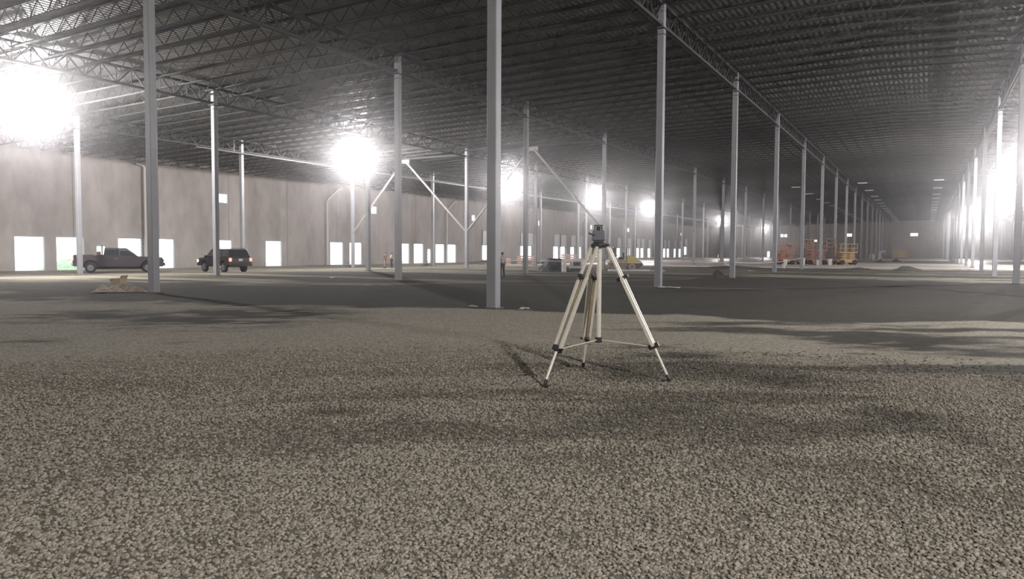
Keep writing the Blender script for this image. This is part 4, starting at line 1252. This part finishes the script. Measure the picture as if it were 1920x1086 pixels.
bucket(-13.55, 100.8, 0.13, 'white bucket in front of the tall orange lift', 0.85)
bucket(-11.9, 101.5, 0.13, 'white bucket between the middle lifts', 0.6)
bucket(-15.6, 100.4, 0.13, 'pale bucket in front of the nearest orange lift', 0.7)
bucket(-10.7, 103.0, 0.13, 'white bucket beside the tan lift', 0.75)
bucket(-13.3, 84.6, gz(-13.3, 84.6), 'white bucket lying by the slab edge', 0.45, 0.2)
o = empty('work_light', (-12.4, 102.9, 0.13), YAW + PI / 2, 'small lit work light on a stand among the orange lifts', 'work light')
MB().bar((0, 0, 0), (0, 0, 3.0), 0.06).bar((-0.4, 0, 0.03), (0.4, 0, 0.03), 0.05).bar((0, -0.4, 0.03), (0, 0.4, 0.03), 0.05).build('stand', M_BLACK, o)
MB().box((0, 0, 3.05), (0.12, 0.3, 0.22)).build('lamp_head', mat('small_lit_lamp', (1, 0.85, 0.6), 0.3, emit=(1.0, 0.82, 0.55), estr=2.5), o, bevel=0.01)
o = empty('water_tank', (-10.9, 190.0, 0.13), 0, 'small white tank far along the slab', 'tank')
MB().lathe([(0, 0), (0.55, 0), (0.6, 0.1), (0.6, 1.2), (0.4, 1.45), (0, 1.5)], 18).build('shell', M_WHITE, o, smooth=True)
MB().lathe([(0, 1.5), (0.18, 1.5), (0.18, 1.6), (0, 1.6)], 12).build('cap', M_BLACK, o)
o = empty('bent_duct', (-9.4, 190.5, 0.13), 0, 'white bent duct standing beside the far white tank', 'duct')
MB().tube([(0, 0, 0), (0, 0, 1.5), (0.15, 0, 1.8), (0.5, 0, 1.95), (1.1, 0, 2.0)], 0.22, 12).build('duct_pipe', M_WHITE, o, smooth=True)
o = empty('storage_container', (-7.2, 272.0, 0.13), 0, 'tan storage container standing before the far wall', 'container')
MB().box((0, 0, 1.35), (5.2, 2.4, 2.6)).build('shell', M_CARD, o, bevel=0.03)
MB().box((0, -1.22, 1.35), (2.2, 0.05, 2.3)).build('door', M_AMBER, o)
o = empty('bollard', (-36.9, 154.6, 0.12), 0, 'short white bollard standing on the slab near the wall corner', 'bollard')
MB().lathe([(0, 0), (0.14, 0), (0.14, 1.05), (0.1, 1.15), (0, 1.18)], 14).build('post', M_WHITE, o, smooth=True)


def lumber(loc, rz, label, w=2.4, n=3):
    o = empty('lumber_bundle', loc, rz, label, 'lumber bundle', 'lumber bundles on the slab')
    for k in range(n):
        MB().box((0.05 * (k % 2), 0, 0.16 + k * 0.3), (w, 1.1, 0.2)).build('plank_layer', M_WOODP, o, bevel=0.01)
    b = MB()
    for k in range(n):
        for x in (-w * 0.35, 0, w * 0.35): b.box((x, 0, 0.03 + k * 0.3), (0.1, 1.1, 0.08))
    b.build('spacer', M_AMBER, o)


lumber((-44.5, 98.5, 0.12), YAW, 'pinkish brown lumber bundle seen between the columns left of the tarp pile', 2.2, 4)
lumber((-41.8, 101.0, 0.12), YAW + 0.1, 'taller pinkish lumber bundle just left of the tarp pile', 2.2, 5)
lumber((-53.5, 94.5, gz(-53.5, 94.5)), YAW, 'long lumber bundle behind the walking person', 3.2, 3)
lumber((-50.6, 97.0, gz(-50.6, 97.0)), YAW - 0.1, 'pale lumber bundle nearer the paired columns', 2.4, 4)
for (x, y, lab, sd) in ((-55.5, 79.5, 'low dark debris heap before the wall beside the two people', 21), (-50.0, 84.5, 'small dark debris heap at the foot of a column before the bright doors', 22), (-44.5, 86.5, 'flat dark debris heap before the paired dock doors', 23), (-36.5, 84.0, 'small dark debris heap beside the thick column', 24)):
    heap('debris_heap', (x, y, gz(x, y)), 1.2, 0.8, 0.3, M_DIRT, lab, 'debris', sd, n=12)

# ---------------------------------------------------------------- box, crumpled sheet and litter near the column
o = empty('cardboard_box', (-28.95, 19.6, gz(-28.95, 19.6)), 0.3, 'open tan cardboard box standing beside the column on the gravel', 'box')
b = MB()
for s in (-1, 1):
    b.box((s * 0.2, 0, 0.24), (0.012, 0.42, 0.48)); b.box((0, s * 0.21, 0.24), (0.4, 0.012, 0.48))
b.box((0, 0, 0.02), (0.4, 0.42, 0.012)); b.build('carton', M_CARD, o)
f = MB(); f.bar((0.2, 0, 0.48), (0.27, 0, 0.60), 0.42, 0.01); f.bar((-0.2, 0, 0.48), (-0.27, 0, 0.37), 0.42, 0.01); f.build('flap', M_CARD, o)
mb = MB(); n = 26
for i in range(n + 1):
    for j in range(n + 1):
        u, v_ = i / n, j / n
        x = (u - 0.5) * 1.9; y = (v_ - 0.5) * 0.8 * (1.15 - u * 0.75)
        nn = float(fbm(np.array([u * 6]), np.array([v_ * 4]), 31)[0]); n3 = float(fbm(np.array([u * 14]), np.array([v_ * 9]), 33, 2)[0])
        edge_ = min(u, 1 - u, v_, 1 - v_) * 6
        mb.v.append((x, y, 0.02 + min(1, edge_) * (0.62 * max(0, nn - 0.33) * (1.25 - 0.85 * u) + 0.13 * n3)))
for i in range(n):
    for j in range(n):
        k = i * (n + 1) + j; mb.f.append((k, k + n + 1, k + n + 2, k + 1))
o = mb.build('crumpled_sheet', M_PAPER, loc=(-27.15, 18.45, gz(-27.15, 18.45) + 0.02)); o.rotation_euler = (0, 0, YAW + 0.15)
so_ = o.modifiers.new('solid', 'SOLIDIFY'); so_.thickness = 0.006
tag(o, 'crumpled pale kraft sheet spread on the gravel before the cardboard box', 'sheet')
for x, y, sx_, sy2, lab in ((-31.0, 34.7, 0.55, 0.4, 'small white scrap lying on the dark earth left of the people'), (-13.4, 68.6, 0.9, 0.6, 'white scrap lying on the dirt short of the slab'), (-10.2, 33.6, 1.0, 0.25, 'thin pale strip beside the foot of the column by the tripod'),
                            (-11.4, 18.6, 0.25, 0.12, 'tiny pale chip left of the thick column foot'), (-9.9, 18.9, 0.3, 0.12, 'tiny pale chip right of the thick column foot')):
    m_ = MB()
    for i in range(5):
        for j in range(4):
            m_.v.append(((i / 4 - 0.5) * sx_, (j / 3 - 0.5) * sy2, 0.03 + 0.05 * random.random()))
    for i in range(4):
        for j in range(3):
            k = i * 4 + j; m_.f.append((k, k + 4, k + 5, k + 1))
    o = m_.build('paper_scrap', M_FOAM, loc=(x, y, gz(x, y))); q = o.modifiers.new('solid', 'SOLIDIFY'); q.thickness = 0.008
    tag(o, lab, 'scrap', 'pale scraps on the ground')

# ---------------------------------------------------------------- haze added to the hall to make the lamps glare
hz = bpy.data.materials.new('glare_haze'); hz.use_nodes = True
nt = hz.node_tree; nt.nodes.remove(nt.nodes['Principled BSDF'])
vs_ = nt.nodes.new('ShaderNodeVolumeScatter'); vs_.inputs['Density'].default_value = HAZE; vs_.inputs['Anisotropy'].default_value = HAZE_G
nt.links.new(vs_.outputs[0], nt.nodes['Material Output'].inputs['Volume'])
if HAZE > 0:
    o = MB().box(((XL + XR) / 2, (YB + YF) / 2, 5.7), (XR - XL - 0.1, YF - YB - 0.1, 12.8)).build('glare_haze', hz)
    tag(o, 'faint added haze filling the hall to make glare around the lamps', 'haze', kind='stuff')
